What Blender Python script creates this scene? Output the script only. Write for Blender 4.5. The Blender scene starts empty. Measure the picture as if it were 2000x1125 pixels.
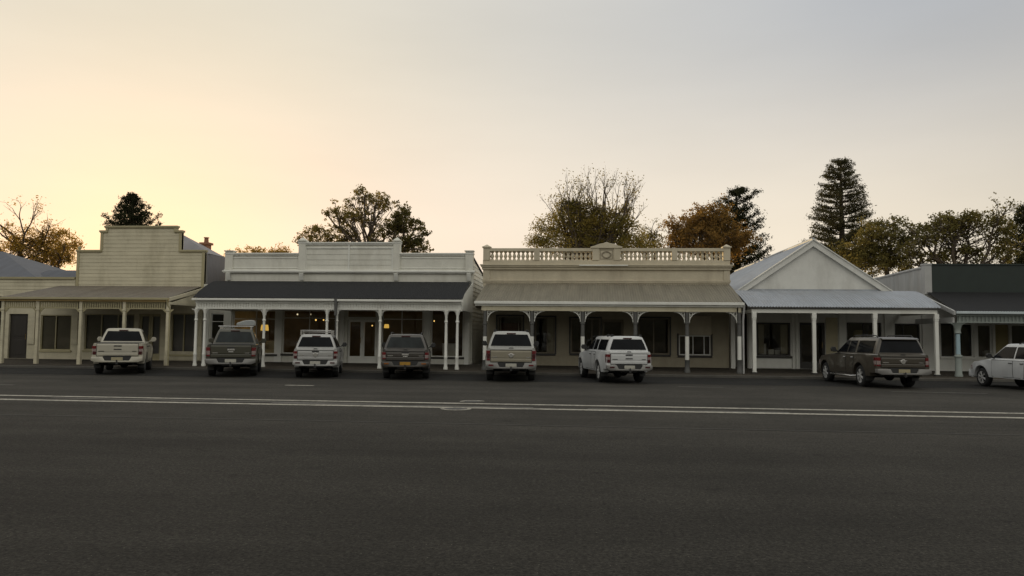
import bpy, bmesh, math, random
import numpy as np
from mathutils import Vector, Matrix
R = math.radians
rnd = random.Random(11)
SC = bpy.context.scene
COL = SC.collection

# ------------------------------------------------------------------ camera
F_PX, CAM_H = 1500.0, 1.6
CAM_M = (Matrix.Rotation(R(5), 3, 'Z') @ Matrix.Rotation(math.pi/2 + math.atan(92.5/1500), 3, 'X')
         @ Matrix.Rotation(0.010, 3, 'Z'))
cam_d = bpy.data.cameras.new('camera'); cam = bpy.data.objects.new('camera', cam_d); COL.objects.link(cam)
cam_d.sensor_width = 36; cam_d.lens = 27.0; cam_d.clip_end = 5000; cam_d.clip_start = 0.1
cam.matrix_world = Matrix.Translation((0, 0, CAM_H)) @ CAM_M.to_4x4()
SC.camera = cam

# ------------------------------------------------------------------ sky, sun, exposure
SUN_EL, SUN_AZ = 3.2, 31.0          # degrees up; degrees to the left of straight ahead (+Y)
sd = Vector((-math.sin(R(SUN_AZ))*math.cos(R(SUN_EL)), math.cos(R(SUN_AZ))*math.cos(R(SUN_EL)), math.sin(R(SUN_EL))))
W = bpy.data.worlds.new('World'); SC.world = W; W.use_nodes = True
wn, wl = W.node_tree.nodes, W.node_tree.links
wn.clear()
def N(t, **k):
    n = wn.new(t)
    for a, b in k.items(): setattr(n, a, b)
    return n
def wmath(op, a, b=None, c=None, clamp=False):
    n = N('ShaderNodeMath', operation=op); n.use_clamp = clamp
    for i, s in enumerate((a, b, c)):
        if s is None: continue
        if isinstance(s, (int, float)): n.inputs[i].default_value = s
        else: wl.new(s, n.inputs[i])
    return n.outputs[0]
def wmix(f, a, b):
    n = N('ShaderNodeMix', data_type='RGBA')
    for i, s in ((0, f), (6, a), (7, b)):
        if isinstance(s, (int, float)): n.inputs[i].default_value = s
        elif isinstance(s, tuple): n.inputs[i].default_value = (*s, 1)
        else: wl.new(s, n.inputs[i])
    return n.outputs[2]
out = N('ShaderNodeOutputWorld')
tc = N('ShaderNodeTexCoord')
nrm = N('ShaderNodeVectorMath', operation='NORMALIZE'); wl.new(tc.outputs['Generated'], nrm.inputs[0])
D = nrm.outputs[0]
sep = N('ShaderNodeSeparateXYZ'); wl.new(D, sep.inputs[0])
dot = N('ShaderNodeVectorMath', operation='DOT_PRODUCT'); wl.new(D, dot.inputs[0]); dot.inputs[1].default_value = sd
ang = wmath('ARCCOSINE', wmath('MINIMUM', dot.outputs['Value'], 0.99999))
el = wmath('MAXIMUM', sep.outputs['Z'], 0.0)
def ramp(v, stops):
    r = N('ShaderNodeValToRGB'); wl.new(v, r.inputs[0])
    e = r.color_ramp.elements
    while len(e) < len(stops): e.new(0.5)
    for q, (p, c) in zip(e, stops): q.position = p; q.color = (*c, 1)
    r.color_ramp.interpolation = 'B_SPLINE'
    return r.outputs[0]
# hazy evening sky: warm ring round the sun, cream above, grey-lilac away from the sun and overhead
angn = wmath('DIVIDE', ang, 1.75)
low = ramp(angn, [(0.0, (1.0, 0.765, 0.50)), (0.13, (0.93, 0.77, 0.635)), (0.28, (0.91, 0.80, 0.66)), (0.46, (0.90, 0.79, 0.635)),
                  (0.60, (0.83, 0.74, 0.60)), (0.80, (0.46, 0.43, 0.38)), (1.0, (0.36, 0.345, 0.31))])
high = ramp(angn, [(0.0, (0.86, 0.75, 0.54)), (0.17, (0.77, 0.71, 0.575)), (0.31, (0.67, 0.65, 0.60)), (0.47, (0.525, 0.535, 0.545)), (0.60, (0.405, 0.425, 0.46)),
                   (0.74, (0.55, 0.55, 0.53)), (1.0, (0.98, 0.95, 0.86))])
elf = N('ShaderNodeMapRange', interpolation_type='SMOOTHSTEP'); wl.new(el, elf.inputs[0])
elf.inputs[1].default_value = 0.08; elf.inputs[2].default_value = 0.40
grad = wmix(elf.outputs[0], low, high)
nz = N('ShaderNodeTexNoise'); nz.inputs['Scale'].default_value = 2.2; nz.inputs['Detail'].default_value = 5
mp = N('ShaderNodeMapping'); mp.inputs['Scale'].default_value = (1, 1, 4.5); wl.new(D, mp.inputs[0]); wl.new(mp.outputs[0], nz.inputs['Vector'])
cl = N('ShaderNodeMapRange'); wl.new(nz.outputs[0], cl.inputs[0]); cl.inputs[1].default_value = 0.3; cl.inputs[2].default_value = 0.75
cl.inputs[3].default_value = 0.95; cl.inputs[4].default_value = 1.04
hazy = N('ShaderNodeVectorMath', operation='SCALE'); wl.new(grad, hazy.inputs[0]); wl.new(cl.outputs[0], hazy.inputs['Scale'])
sky = N('ShaderNodeTexSky', sky_type='NISHITA'); sky.sun_disc = False
sky.sun_elevation = R(SUN_EL); sky.sun_rotation = R(-SUN_AZ); sky.dust_density = 3.0
bg1 = N('ShaderNodeBackground'); wl.new(hazy.outputs[0], bg1.inputs[0]); bg1.inputs[1].default_value = 1.0
bg2 = N('ShaderNodeBackground'); wl.new(sky.outputs[0], bg2.inputs[0]); bg2.inputs[1].default_value = 0.012
ad = N('ShaderNodeAddShader'); wl.new(bg1.outputs[0], ad.inputs[0]); wl.new(bg2.outputs[0], ad.inputs[1])
wl.new(ad.outputs[0], out.inputs[0])
sun_d = bpy.data.lights.new('sun', 'SUN'); sun_d.energy = 4.5; sun_d.angle = R(0.5); sun_d.color = (1.0, 0.72, 0.36)
sun = bpy.data.objects.new('sun', sun_d); COL.objects.link(sun)
sun.rotation_euler = sd.to_track_quat('Z', 'Y').to_euler(); sun.location = (-40, 60, 30)
SC.view_settings.view_transform = 'Standard'; SC.view_settings.look = 'None'
SC.view_settings.exposure = 0.0; SC.view_settings.gamma = 1.0; SC.view_settings.use_curve_mapping = False

# ------------------------------------------------------------------ measuring helpers (surveyed from the photograph)
def P(px, py, Y):
    d = CAM_M @ Vector(((px-1000)/F_PX, (562.5-py)/F_PX, -1)); t = Y/d.y
    return d.x*t, CAM_H + d.z*t
def PX(px, Y, py=620): return P(px, py, Y)[0]
def PZ(px, py, Y): return P(px, py, Y)[1]
def G(px, py):
    d = CAM_M @ Vector(((px-1000)/F_PX, (562.5-py)/F_PX, -1)); t = -CAM_H/d.z
    return d.x*t, d.y*t

# ------------------------------------------------------------------ materials
MATS = {}
def mat(name, col, rough=0.6, metal=0.0, var=0.12, vscale=1.5, grain=0.0, gscale=40, coat=0.0, bump=0.0, bscale=60,
        stretch=(1, 1, 1), spec=0.5, dirt=None):
    if name in MATS: return MATS[name]
    m = bpy.data.materials.new(name); m.use_nodes = True
    n, l = m.node_tree.nodes, m.node_tree.links
    b = n['Principled BSDF']
    b.inputs['Roughness'].default_value = rough; b.inputs['Metallic'].default_value = metal
    b.inputs['Coat Weight'].default_value = coat; b.inputs['Coat Roughness'].default_value = 0.08
    b.inputs['Specular IOR Level'].default_value = spec
    t = n.new('ShaderNodeTexCoord'); mp = n.new('ShaderNodeMapping'); mp.inputs['Scale'].default_value = stretch
    l.new(t.outputs['Object'], mp.inputs[0])
    nz = n.new('ShaderNodeTexNoise'); nz.inputs['Scale'].default_value = vscale; nz.inputs['Detail'].default_value = 7; nz.inputs['Roughness'].default_value = 0.62
    l.new(mp.outputs[0], nz.inputs['Vector'])
    r = n.new('ShaderNodeValToRGB'); e = r.color_ramp.elements
    e[0].position = 0.3; e[1].position = 0.7
    e[0].color = (*[c*(1-var) for c in col], 1); e[1].color = (*[min(1, c*(1+var)) for c in col], 1)
    l.new(nz.outputs[0], r.inputs[0])
    cur = r.outputs[0]
    if dirt:                      # dirt = (colour, amount): blotchy stains with a shape of their own
        n2 = n.new('ShaderNodeTexNoise'); n2.inputs['Scale'].default_value = 0.9; n2.inputs['Detail'].default_value = 9; n2.inputs['Roughness'].default_value = 0.72
        mp2 = n.new('ShaderNodeMapping'); mp2.inputs['Scale'].default_value = (1.6, 1.6, 0.5); mp2.inputs['Location'].default_value = (3, 7, 1)
        l.new(t.outputs['Object'], mp2.inputs[0]); l.new(mp2.outputs[0], n2.inputs['Vector'])
        mr = n.new('ShaderNodeMapRange'); l.new(n2.outputs[0], mr.inputs[0]); mr.inputs[1].default_value = 0.48; mr.inputs[2].default_value = 0.72
        mr.inputs[4].default_value = dirt[1]
        mx = n.new('ShaderNodeMix'); mx.data_type = 'RGBA'; l.new(mr.outputs[0], mx.inputs[0]); l.new(cur, mx.inputs[6]); mx.inputs[7].default_value = (*dirt[0], 1)
        cur = mx.outputs[2]
    if grain:
        n3 = n.new('ShaderNodeTexNoise'); n3.inputs['Scale'].default_value = gscale; n3.inputs['Detail'].default_value = 2
        l.new(t.outputs['Object'], n3.inputs['Vector'])
        mr = n.new('ShaderNodeMapRange'); l.new(n3.outputs[0], mr.inputs[0]); mr.inputs[3].default_value = 1-grain; mr.inputs[4].default_value = 1+grain
        mr.inputs[1].default_value = 0.3; mr.inputs[2].default_value = 0.7
        vm = n.new('ShaderNodeVectorMath'); vm.operation = 'SCALE'; l.new(cur, vm.inputs[0]); l.new(mr.outputs[0], vm.inputs['Scale']); cur = vm.outputs[0]
    l.new(cur, b.inputs['Base Color'])
    if bump:
        n4 = n.new('ShaderNodeTexNoise'); n4.inputs['Scale'].default_value = bscale; n4.inputs['Detail'].default_value = 3
        l.new(t.outputs['Object'], n4.inputs['Vector'])
        bp = n.new('ShaderNodeBump'); bp.inputs['Strength'].default_value = bump; bp.inputs['Distance'].default_value = 0.01
        l.new(n4.outputs[0], bp.inputs['Height']); l.new(bp.outputs[0], b.inputs['Normal'])
    MATS[name] = m
    return m
def emis(name, col, s):
    m = bpy.data.materials.new(name); m.use_nodes = True
    n, l = m.node_tree.nodes, m.node_tree.links; n.remove(n['Principled BSDF'])
    e = n.new('ShaderNodeEmission'); e.inputs[0].default_value = (*col, 1); e.inputs[1].default_value = s
    l.new(e.outputs[0], n['Material Output'].inputs[0]); MATS[name] = m
    return m
def glass_mat(name, tint, refl=1.0):
    m = bpy.data.materials.new(name); m.use_nodes = True
    n, l = m.node_tree.nodes, m.node_tree.links; n.remove(n['Principled BSDF'])
    tr = n.new('ShaderNodeBsdfTransparent'); tr.inputs[0].default_value = (*tint, 1)
    gl = n.new('ShaderNodeBsdfGlossy'); gl.inputs['Roughness'].default_value = 0.02; gl.inputs[0].default_value = (refl, refl, refl, 1)
    t = n.new('ShaderNodeTexCoord'); nz = n.new('ShaderNodeTexNoise'); nz.inputs['Scale'].default_value = 1.3
    l.new(t.outputs['Object'], nz.inputs['Vector'])
    bp = n.new('ShaderNodeBump'); bp.inputs['Strength'].default_value = 0.12; bp.inputs['Distance'].default_value = 0.03
    l.new(nz.outputs[0], bp.inputs['Height']); l.new(bp.outputs[0], gl.inputs['Normal'])
    fr = n.new('ShaderNodeFresnel'); fr.inputs[0].default_value = 1.5
    mx = n.new('ShaderNodeMixShader'); l.new(fr.outputs[0], mx.inputs[0]); l.new(tr.outputs[0], mx.inputs[1]); l.new(gl.outputs[0], mx.inputs[2])
    l.new(mx.outputs[0], n['Material Output'].inputs[0]); MATS[name] = m
    return m

CREAM = mat('cream_paint', (0.55, 0.505, 0.37), 0.75, var=0.12, stretch=(.5, 1, 2.2), dirt=((0.31, 0.275, 0.18), 0.55), grain=0.06)
CREAM_TRIM = mat('olive_cream_trim', (0.36, 0.32, 0.19), 0.6, var=0.1)
TAN = mat('tan_fascia', (0.40, 0.28, 0.11), 0.6, var=0.12)
WHITE = mat('white_paint', (0.66, 0.65, 0.58), 0.7, var=0.09, dirt=((0.40, 0.38, 0.31), 0.5), grain=0.05)
WHITE_TRIM = mat('white_trim', (0.72, 0.72, 0.67), 0.5, var=0.06, dirt=((0.45, 0.43, 0.37), 0.3))
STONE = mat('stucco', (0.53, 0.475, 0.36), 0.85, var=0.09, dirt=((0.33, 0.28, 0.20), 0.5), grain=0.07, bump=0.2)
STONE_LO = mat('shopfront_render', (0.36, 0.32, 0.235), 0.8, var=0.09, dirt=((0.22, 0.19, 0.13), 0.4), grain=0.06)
GABLE = mat('grey_white_render', (0.645, 0.64, 0.60), 0.8, var=0.07, dirt=((0.42, 0.41, 0.37), 0.5), grain=0.04)
DGREEN = mat('dark_green_paint', (0.016, 0.026, 0.022), 0.55, var=0.15)
GREYP = mat('pale_grey_paint', (0.42, 0.42, 0.41), 0.6, var=0.08, dirt=((0.28, 0.27, 0.25), 0.3))
GREENGREY = mat('green_grey_paint', (0.25, 0.28, 0.26), 0.55, var=0.1)
BLUEPOST = mat('pale_blue_paint', (0.33, 0.45, 0.50), 0.4, var=0.1)
DARKTRIM = mat('dark_trim', (0.035, 0.032, 0.028), 0.5, var=0.2)
DARKWOOD = mat('dark_door_wood', (0.022, 0.018, 0.014), 0.5, var=0.25, stretch=(8, 8, 0.5))
BLIND = mat('drawn_blind', (0.20, 0.18, 0.145), 0.8, var=0.08)
ROOF_BROWN = mat('weathered_iron', (0.16, 0.14, 0.11), 0.7, var=0.2, stretch=(2.2, 0.25, 0.25), dirt=((0.12, 0.085, 0.06), 0.55), grain=0.12, gscale=12)
ROOF_STONE = mat('faded_iron', (0.185, 0.168, 0.125), 0.7, var=0.2, stretch=(2.4, 0.2, 0.2), dirt=((0.14, 0.12, 0.095), 0.5))
ROOF_DARK = mat('slate_grey_iron', (0.0165, 0.017, 0.018), 0.75, var=0.1, stretch=(2, 0.3, 0.3), spec=0.2)
ROOF_GALV = mat('galvanised_iron', (0.33, 0.355, 0.39), 0.5, metal=0.15, var=0.12, stretch=(2.5, 0.3, 0.3), dirt=((0.22, 0.19, 0.17), 0.35))
ROOF_BLUE = mat('blue_grey_iron', (0.105, 0.112, 0.13), 0.65, var=0.12, stretch=(2, 0.4, 0.4), dirt=((0.08, 0.075, 0.075), 0.4), spec=0.3)
ROOF_LILAC = mat('grey_roof_iron', (0.185, 0.18, 0.19), 0.6, var=0.12, stretch=(2, 0.4, 0.4), dirt=((0.15, 0.12, 0.11), 0.4))
WALL_IRON = mat('side_wall_iron', (0.44, 0.44, 0.43), 0.55, var=0.15, stretch=(1, 2.5, 0.4), dirt=((0.25, 0.2, 0.16), 0.4))
POSTDARK = mat('dark_grey_post', (0.085, 0.085, 0.08), 0.55, var=0.12)
ROOM = mat('shop_interior', (0.19, 0.155, 0.09), 0.9, var=0.35, vscale=0.8)
CURTAIN = mat('curtain', (0.34, 0.31, 0.23), 0.9, var=0.12, stretch=(10, 1, 0.2))
GLASS = glass_mat('window_glass', (0.80, 0.80, 0.76), 0.9)
BRICK = mat('chimney_brick', (0.24, 0.12, 0.07), 0.85, var=0.25, vscale=8)
BOXWHITE = mat('white_card', (0.62, 0.61, 0.56), 0.7, var=0.05)
BULB = emis('warm_bulb', (1.0, 0.62, 0.18), 1.6)
BULBW = emis('pale_bulb', (1.0, 0.85, 0.55), 0.9)
SHADE = emis('lit_shade', (1.0, 0.60, 0.12), 0.7)
BARK = mat('bark', (0.075, 0.058, 0.042), 0.9, var=0.3, vscale=4, stretch=(2, 2, 0.4))
BARK_PALE = mat('pale_bark', (0.15, 0.125, 0.095), 0.9, var=0.3, vscale=3)

# ------------------------------------------------------------------ mesh builder
ORG = {}
class MB:
    def __init__(s): s.v = []; s.f = []; s.mi = []
    def add(s, vs, fs, mi=0):
        o = len(s.v); s.v += [tuple(p) for p in vs]; s.f += [tuple(i+o for i in f) for f in fs]; s.mi += [mi]*len(fs); return s
    def box(s, x0, x1, y0, y1, z0, z1, mi=0):
        if x0 > x1: x0, x1 = x1, x0
        if z0 > z1: z0, z1 = z1, z0
        if y0 > y1: y0, y1 = y1, y0
        v = [(x0,y0,z0),(x1,y0,z0),(x1,y1,z0),(x0,y1,z0),(x0,y0,z1),(x1,y0,z1),(x1,y1,z1),(x0,y1,z1)]
        return s.add(v, [(3,2,1,0),(4,5,6,7),(0,1,5,4),(1,2,6,5),(2,3,7,6),(3,0,4,7)], mi)
    def prism(s, poly, a, b, axis='y', mi=0):       # poly of (x,z) extruded in y, or (y,z) extruded in x, or (x,y) in z
        f = {'y': lambda p, t: (p[0], t, p[1]), 'x': lambda p, t: (t, p[0], p[1]), 'z': lambda p, t: (p[0], p[1], t)}[axis]
        n = len(poly); v = [f(p, a) for p in poly] + [f(p, b) for p in poly]
        return s.add(v, [tuple(range(n)), tuple(range(2*n-1, n-1, -1))] + [(i, i+n, (i+1) % n + n, (i+1) % n) for i in range(n)], mi)
    def lathe(s, c, prof, n=12, axis='z', mi=0, caps=True):
        vs, fs = [], []
        for r, h in prof:
            for k in range(n):
                a = 2*math.pi*k/n
                p = {'z': (r*math.cos(a), r*math.sin(a), h), 'x': (h, r*math.cos(a), r*math.sin(a)), 'y': (r*math.cos(a), h, r*math.sin(a))}[axis]
                vs.append((c[0]+p[0], c[1]+p[1], c[2]+p[2]))
        for i in range(len(prof)-1):
            for k in range(n): fs.append((i*n+k, i*n+(k+1) % n, (i+1)*n+(k+1) % n, (i+1)*n+k))
        if caps: fs += [tuple(range(n-1, -1, -1)), tuple(range((len(prof)-1)*n, len(prof)*n))]
        return s.add(vs, fs, mi)
    def tube(s, pts, rad, n=6, mi=0):
        pts = [Vector(p) for p in pts]
        rad = [float(q) for q in rad] if isinstance(rad, (list, tuple)) else [rad]*len(pts)
        vs, fs = [], []
        up = Vector((0.13, 0.27, 0.95))
        for i, p in enumerate(pts):
            d = (pts[min(i+1, len(pts)-1)] - pts[max(i-1, 0)])
            if d.length < 1e-9: d = Vector((0, 0, 1))
            d.normalize(); a = d.cross(up)
            if a.length < 1e-3: a = d.cross(Vector((1, 0, 0)))
            a.normalize(); b = d.cross(a)
            for k in range(n):
                t = 2*math.pi*k/n; vs.append(p + rad[i]*(math.cos(t)*a + math.sin(t)*b))
        for i in range(len(pts)-1):
            for k in range(n): fs.append((i*n+k, (i+1)*n+k, (i+1)*n+(k+1) % n, i*n+(k+1) % n))
        fs += [tuple(range(n)), tuple(range(len(pts)*n-1, (len(pts)-1)*n-1, -1))]
        return s.add(vs, fs, mi)
    def grid(s, rows, mi=0):
        n = len(rows[0]); vs = [p for r in rows for p in r]
        return s.add(vs, [(i*n+j, i*n+j+1, (i+1)*n+j+1, (i+1)*n+j) for i in range(len(rows)-1) for j in range(n-1)], mi)
    def build(s, name, mats, parent=None, smooth=None, fix=True, bevel=0.0):
        me = bpy.data.meshes.new(name); o = bpy.data.objects.new(name, me); COL.objects.link(o)
        org = ORG.get(parent.name, Vector((0, 0, 0))) if parent else Vector((0, 0, 0))
        v = np.array(s.v, dtype=float).reshape(-1, 3) - np.array(org)
        me.from_pydata(v.tolist(), [], s.f)
        for m in (mats if isinstance(mats, (list, tuple)) else [mats]): me.materials.append(m)
        if any(s.mi): me.polygons.foreach_set('material_index', s.mi)
        if fix or bevel:
            bm = bmesh.new(); bm.from_mesh(me)
            if fix: bmesh.ops.recalc_face_normals(bm, faces=bm.faces)
            if bevel:
                es = [e for e in bm.edges if len(e.link_faces) == 2 and e.calc_face_angle(0) > 0.5]
                bmesh.ops.bevel(bm, geom=es, offset=bevel, segments=2, profile=0.6, affect='EDGES', clamp_overlap=True)
            bm.to_mesh(me); bm.free()
        if smooth is not None:
            me.shade_smooth(); me.set_sharp_from_angle(angle=R(smooth))
        me.update()
        if parent: o.parent = parent; ORG[o.name] = org
        return o
def pieces(mb, name, mats, parent=None, **k):      # one object per separate box in the builder
    for i in range(0, len(mb.v), 8):
        q = MB(); q.box(*[f(c[j] for c in mb.v[i:i+8]) for j in (0, 1, 2) for f in (min, max)]); q.build(name, mats, parent, **k)
def empty(name, loc, rotz=0.0, world_parts=True):
    o = bpy.data.objects.new(name, None); COL.objects.link(o); o.location = loc; o.rotation_euler = (0, 0, rotz); o.empty_display_size = 0.3
    ORG[o.name] = Vector(loc) if world_parts else Vector((0, 0, 0))
    return o
def tag(o, label, cat, group=None):
    o['label'] = label; o['category'] = cat
    if group: o['group'] = group
    return o
def struct(o, kind='structure'): o['kind'] = kind; return o

# ------------------------------------------------------------------ ground, road, footpath
YK, YP, YE, YW = 31.2, 32.5, 32.42, 36.0     # kerb, veranda posts, eaves, shop walls
def asphalt(name, base, lanes=True):
    m = bpy.data.materials.new(name); m.use_nodes = True
    n, l = m.node_tree.nodes, m.node_tree.links; b = n['Principled BSDF']
    b.inputs['Roughness'].default_value = 0.92; b.inputs['Specular IOR Level'].default_value = 0.16
    t = n.new('ShaderNodeTexCoord'); O = t.outputs['Object']
    def noise(scale, det, lo, hi, a, bb, st=None):
        src = O
        if st:
            mp = n.new('ShaderNodeMapping'); mp.inputs['Scale'].default_value = st; l.new(O, mp.inputs[0]); src = mp.outputs[0]
        z = n.new('ShaderNodeTexNoise'); z.inputs['Scale'].default_value = scale; z.inputs['Detail'].default_value = det; z.inputs['Roughness'].default_value = 0.65
        l.new(src, z.inputs['Vector'])
        r = n.new('ShaderNodeMapRange'); l.new(z.outputs[0], r.inputs[0])
        for i, v in enumerate((lo, hi, a, bb)): r.inputs[i+1].default_value = v
        return r.outputs[0]
    def mul(x, y):
        q = n.new('ShaderNodeMath'); q.operation = 'MULTIPLY'; l.new(x, q.inputs[0])
        if isinstance(y, float): q.inputs[1].default_value = y
        else: l.new(y, q.inputs[1])
        return q.outputs[0]
    def add(x, y):
        q = n.new('ShaderNodeMath'); q.operation = 'ADD'; l.new(x, q.inputs[0]); l.new(y, q.inputs[1]); return q.outputs[0]
    v = mul(noise(0.35, 6, 0.3, 0.7, 0.76, 1.24), noise(0.5, 4, 0.3, 0.7, 0.80, 1.2, (0.12, 1.6, 1)))
    v = mul(v, noise(9, 4, 0.3, 0.7, 0.80, 1.2))
    v = mul(v, noise(30, 3, 0.32, 0.7, 0.42, 1.68))
    v = mul(v, noise(75, 2, 0.3, 0.72, 0.62, 1.42))
    v = mul(v, noise(1.7, 7, 0.60, 0.68, 1.0, 0.72))
    if lanes:
        sp = n.new('ShaderNodeSeparateXYZ'); l.new(O, sp.inputs[0])
        rp = n.new('ShaderNodeValToRGB'); mr = n.new('ShaderNodeMapRange'); l.new(sp.outputs['Y'], mr.inputs[0])
        mr.inputs[1].default_value = 0.0; mr.inputs[2].default_value = 32.0; l.new(mr.outputs[0], rp.inputs[0])
        e = rp.color_ramp.elements
        st = [(0.0, .86), (0.20, .92), (0.32, .94), (0.36, 1.0), (0.40, 1.18), (0.429, 1.34), (0.434, 1.22), (0.52, 1.32), (0.60, 1.22), (0.66, 1.48), (0.74, 1.3), (1.0, .9)]
        while len(e) < len(st): e.new(0.5)
        for q, (p, c) in zip(e, st): q.position = p; q.color = (c, c, c, 1)
        v = mul(v, rp.outputs[0])
    # pale chips of stone
    vo = n.new('ShaderNodeTexVoronoi'); vo.inputs['Scale'].default_value = 26; l.new(O, vo.inputs['Vector'])
    ch = n.new('ShaderNodeMapRange'); l.new(vo.outputs['Distance'], ch.inputs[0]); ch.inputs[1].default_value = 0.10; ch.inputs[2].default_value = 0.16
    ch.inputs[3].default_value = 1.0; ch.inputs[4].default_value = 0.0
    pick = n.new('ShaderNodeMath'); pick.operation = 'GREATER_THAN'; sr = n.new('ShaderNodeSeparateColor'); l.new(vo.outputs['Color'], sr.inputs[0])
    l.new(sr.outputs[0], pick.inputs[0]); pick.inputs[1].default_value = 0.91
    chips = mul(mul(ch.outputs[0], pick.outputs[0]), 3.2)
    v = add(v, chips)
    vm = n.new('ShaderNodeVectorMath'); vm.operation = 'SCALE'; vm.inputs[0].default_value = base; l.new(v, vm.inputs['Scale'])
    l.new(vm.outputs[0], b.inputs['Base Color'])
    z = n.new('ShaderNodeTexNoise'); z.inputs['Scale'].default_value = 55; z.inputs['Detail'].default_value = 3; l.new(O, z.inputs['Vector'])
    bp = n.new('ShaderNodeBump'); bp.inputs['Strength'].default_value = 0.9; bp.inputs['Distance'].default_value = 0.016
    l.new(z.outputs[0], bp.inputs['Height']); l.new(bp.outputs[0], b.inputs['Normal'])
    return m
ROAD = asphalt('road_asphalt', (0.036, 0.0335, 0.0285))
BAY = asphalt('bay_asphalt', (0.022, 0.0215, 0.020), lanes=False)
PATH = asphalt('path_asphalt', (0.058, 0.050, 0.040), lanes=False)
DIRT = mat('dry_ground', (0.10, 0.085, 0.055), 0.95, var=0.3, vscale=0.4)
KERB = mat('kerb_concrete', (0.085, 0.08, 0.07), 0.9, var=0.2, grain=0.15, gscale=25)
PAINT = mat('road_paint', (0.36, 0.34, 0.285), 0.8, var=0.2, dirt=((0.10, 0.095, 0.08), 0.95), grain=0.4, gscale=14)
PAINT_OLD = mat('worn_road_paint', (0.10, 0.095, 0.083), 0.8, var=0.25, dirt=((0.055, 0.052, 0.047), 0.9), grain=0.3, gscale=18)

def sheet(name, x0, x1, y0, y1, z, m, z1=None):
    mb = MB(); mb.add([(x0,y0,z),(x1,y0,z),(x1,y1,z if z1 is None else z1),(x0,y1,z if z1 is None else z1)], [(0,1,2,3)])
    return struct(mb.build(name, m, fix=False))
sheet('ground', -2500, 2500, -2500, 2500, -0.03, DIRT)
sheet('road', -140, 140, -9, YK, 0.0, ROAD)
sheet('parking_lane', -140, 140, 26.75, YK, 0.004, BAY)
mb = MB(); mb.box(-140, 140, YK, YK+0.16, -0.02, 0.10); struct(mb.build('kerb', KERB, bevel=0.02))
mb = MB(); mb.prism([(YK+0.16, -0.02), (YK+0.16, 0.098), (YW+0.6, 0.225), (YW+0.6, -0.02)], -140, 140, 'x'); struct(mb.build('footpath', PATH))
# markings
def strip(name, pts, w, m, z=0.006):
    mb = MB(); rows = []
    for x, y in pts: rows.append([(x, y-w/2, z), (x, y+w/2, z)])
    mb.grid(rows); return struct(mb.build(name, m, fix=False))
def wob(x0, x1, y, a, n=60): return [(x0+(x1-x0)*i/n, y + a*math.sin(i*0.9)*0.5 + a*math.sin(i*0.37+1)*0.5) for i in range(n+1)]
strip('centre_line', wob(-90, 90, 17.88, 0.025), 0.24, PAINT)
strip('centre_line', wob(-90, 90, 16.84, 0.025), 0.26, PAINT)
strip('worn_line', wob(-12.5, -4.5, 17.36, 0.05, 24), 0.20, PAINT_OLD)
strip('worn_line', wob(-7.0, -1.0, 17.12, 0.06, 24), 0.2, PAINT_OLD, 0.0065)
strip('worn_line', wob(0.2, 4.5, 17.05, 0.06, 24), 0.18, PAINT_OLD, 0.0065)
strip('worn_line', wob(-60, 60, 13.8, 0.03, 80), 0.06, mat('seam_tar', (0.056, 0.053, 0.046), 0.85, var=.2, dirt=((.038, .036, .031), .9)))
strip('edge_dash', [(-8.97, 23.03), (-8.08, 23.03)], 0.22, PAINT)
strip('edge_dash', [(3.2, 25.3), (4.6, 25.2)], 0.16, PAINT_OLD)
strip('edge_dash', [(9.5, 24.5), (12.2, 24.3)], 0.16, PAINT_OLD)
strip('edge_dash', [(-20.5, 21.4), (-16.5, 21.3)], 0.16, PAINT_OLD)
def ring(name, x, y, r0, r1, m, z, seg=28, part=1.0):
    mb = MB(); rows = []
    for k in range(seg+1):
        a = 2*math.pi*k/seg*part + 0.3; rows.append([(x+r0*math.cos(a), y+r0*math.sin(a), z), (x+r1*math.cos(a), y+r1*math.sin(a), z)])
    mb.grid(rows); return mb.build(name, m, fix=False)
cx, cy = G(891, 798.5)
mh = empty('manhole_cover', (cx, cy-0.05, 0.0)); tag(mh, 'round iron manhole cover with a pale worn rim in the road below the double line', 'manhole cover')
mb = MB(); mb.lathe((cx, cy-0.05, 0), [(0.24, -0.02), (0.24, 0.007), (0.22, 0.009)], 24)
mb.build('lid', mat('iron_lid', (0.05, 0.048, 0.044), 0.7, var=0.2, vscale=8), mh)
o = ring('rim', cx-mh.location.x, cy-0.05-mh.location.y, 0.25, 0.34, PAINT, 0.0085); o.parent = mh
cx, cy = G(923, 784.5)
mh = empty('valve_cover', (cx, cy, 0.0)); tag(mh, 'small round valve cover with a pale rim in the road above the double line', 'valve cover')
mb = MB(); mb.lathe((cx, cy, 0), [(0.2, -0.02), (0.2, 0.007), (0.18, 0.009)], 20); mb.build('lid', MATS['iron_lid'], mh)
o = ring('rim', 0, 0, 0.2, 0.31, PAINT, 0.0085, part=0.55); o.parent = mh
# unseen hill ring added behind the camera to block low sky and darken reflections
mb = MB(); rows = []
HILL_BLOCKER = mat('hill_blocker_dark', (0.035, 0.038, 0.022), 0.95, var=0.3, vscale=0.05)
for j in range(4):
    r = []
    for k in range(41):
        a = math.pi + math.pi*k/40; q = (1, 0.97, 0.86, 0.8)[3-j] if False else 1
        rad = (150, 190, 240, 330)[j]; h = (-0.5, 9, 20, 26)[j]*(1 + 0.22*math.sin(k*0.7+j) + 0.12*math.sin(k*1.9)) if j else -0.5
        r.append((rad*math.cos(a)*1.1, rad*math.sin(a), h))
    rows.append(r)
mb.grid(rows); struct(mb.build('hill_blocker', HILL_BLOCKER, smooth=60))

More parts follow.
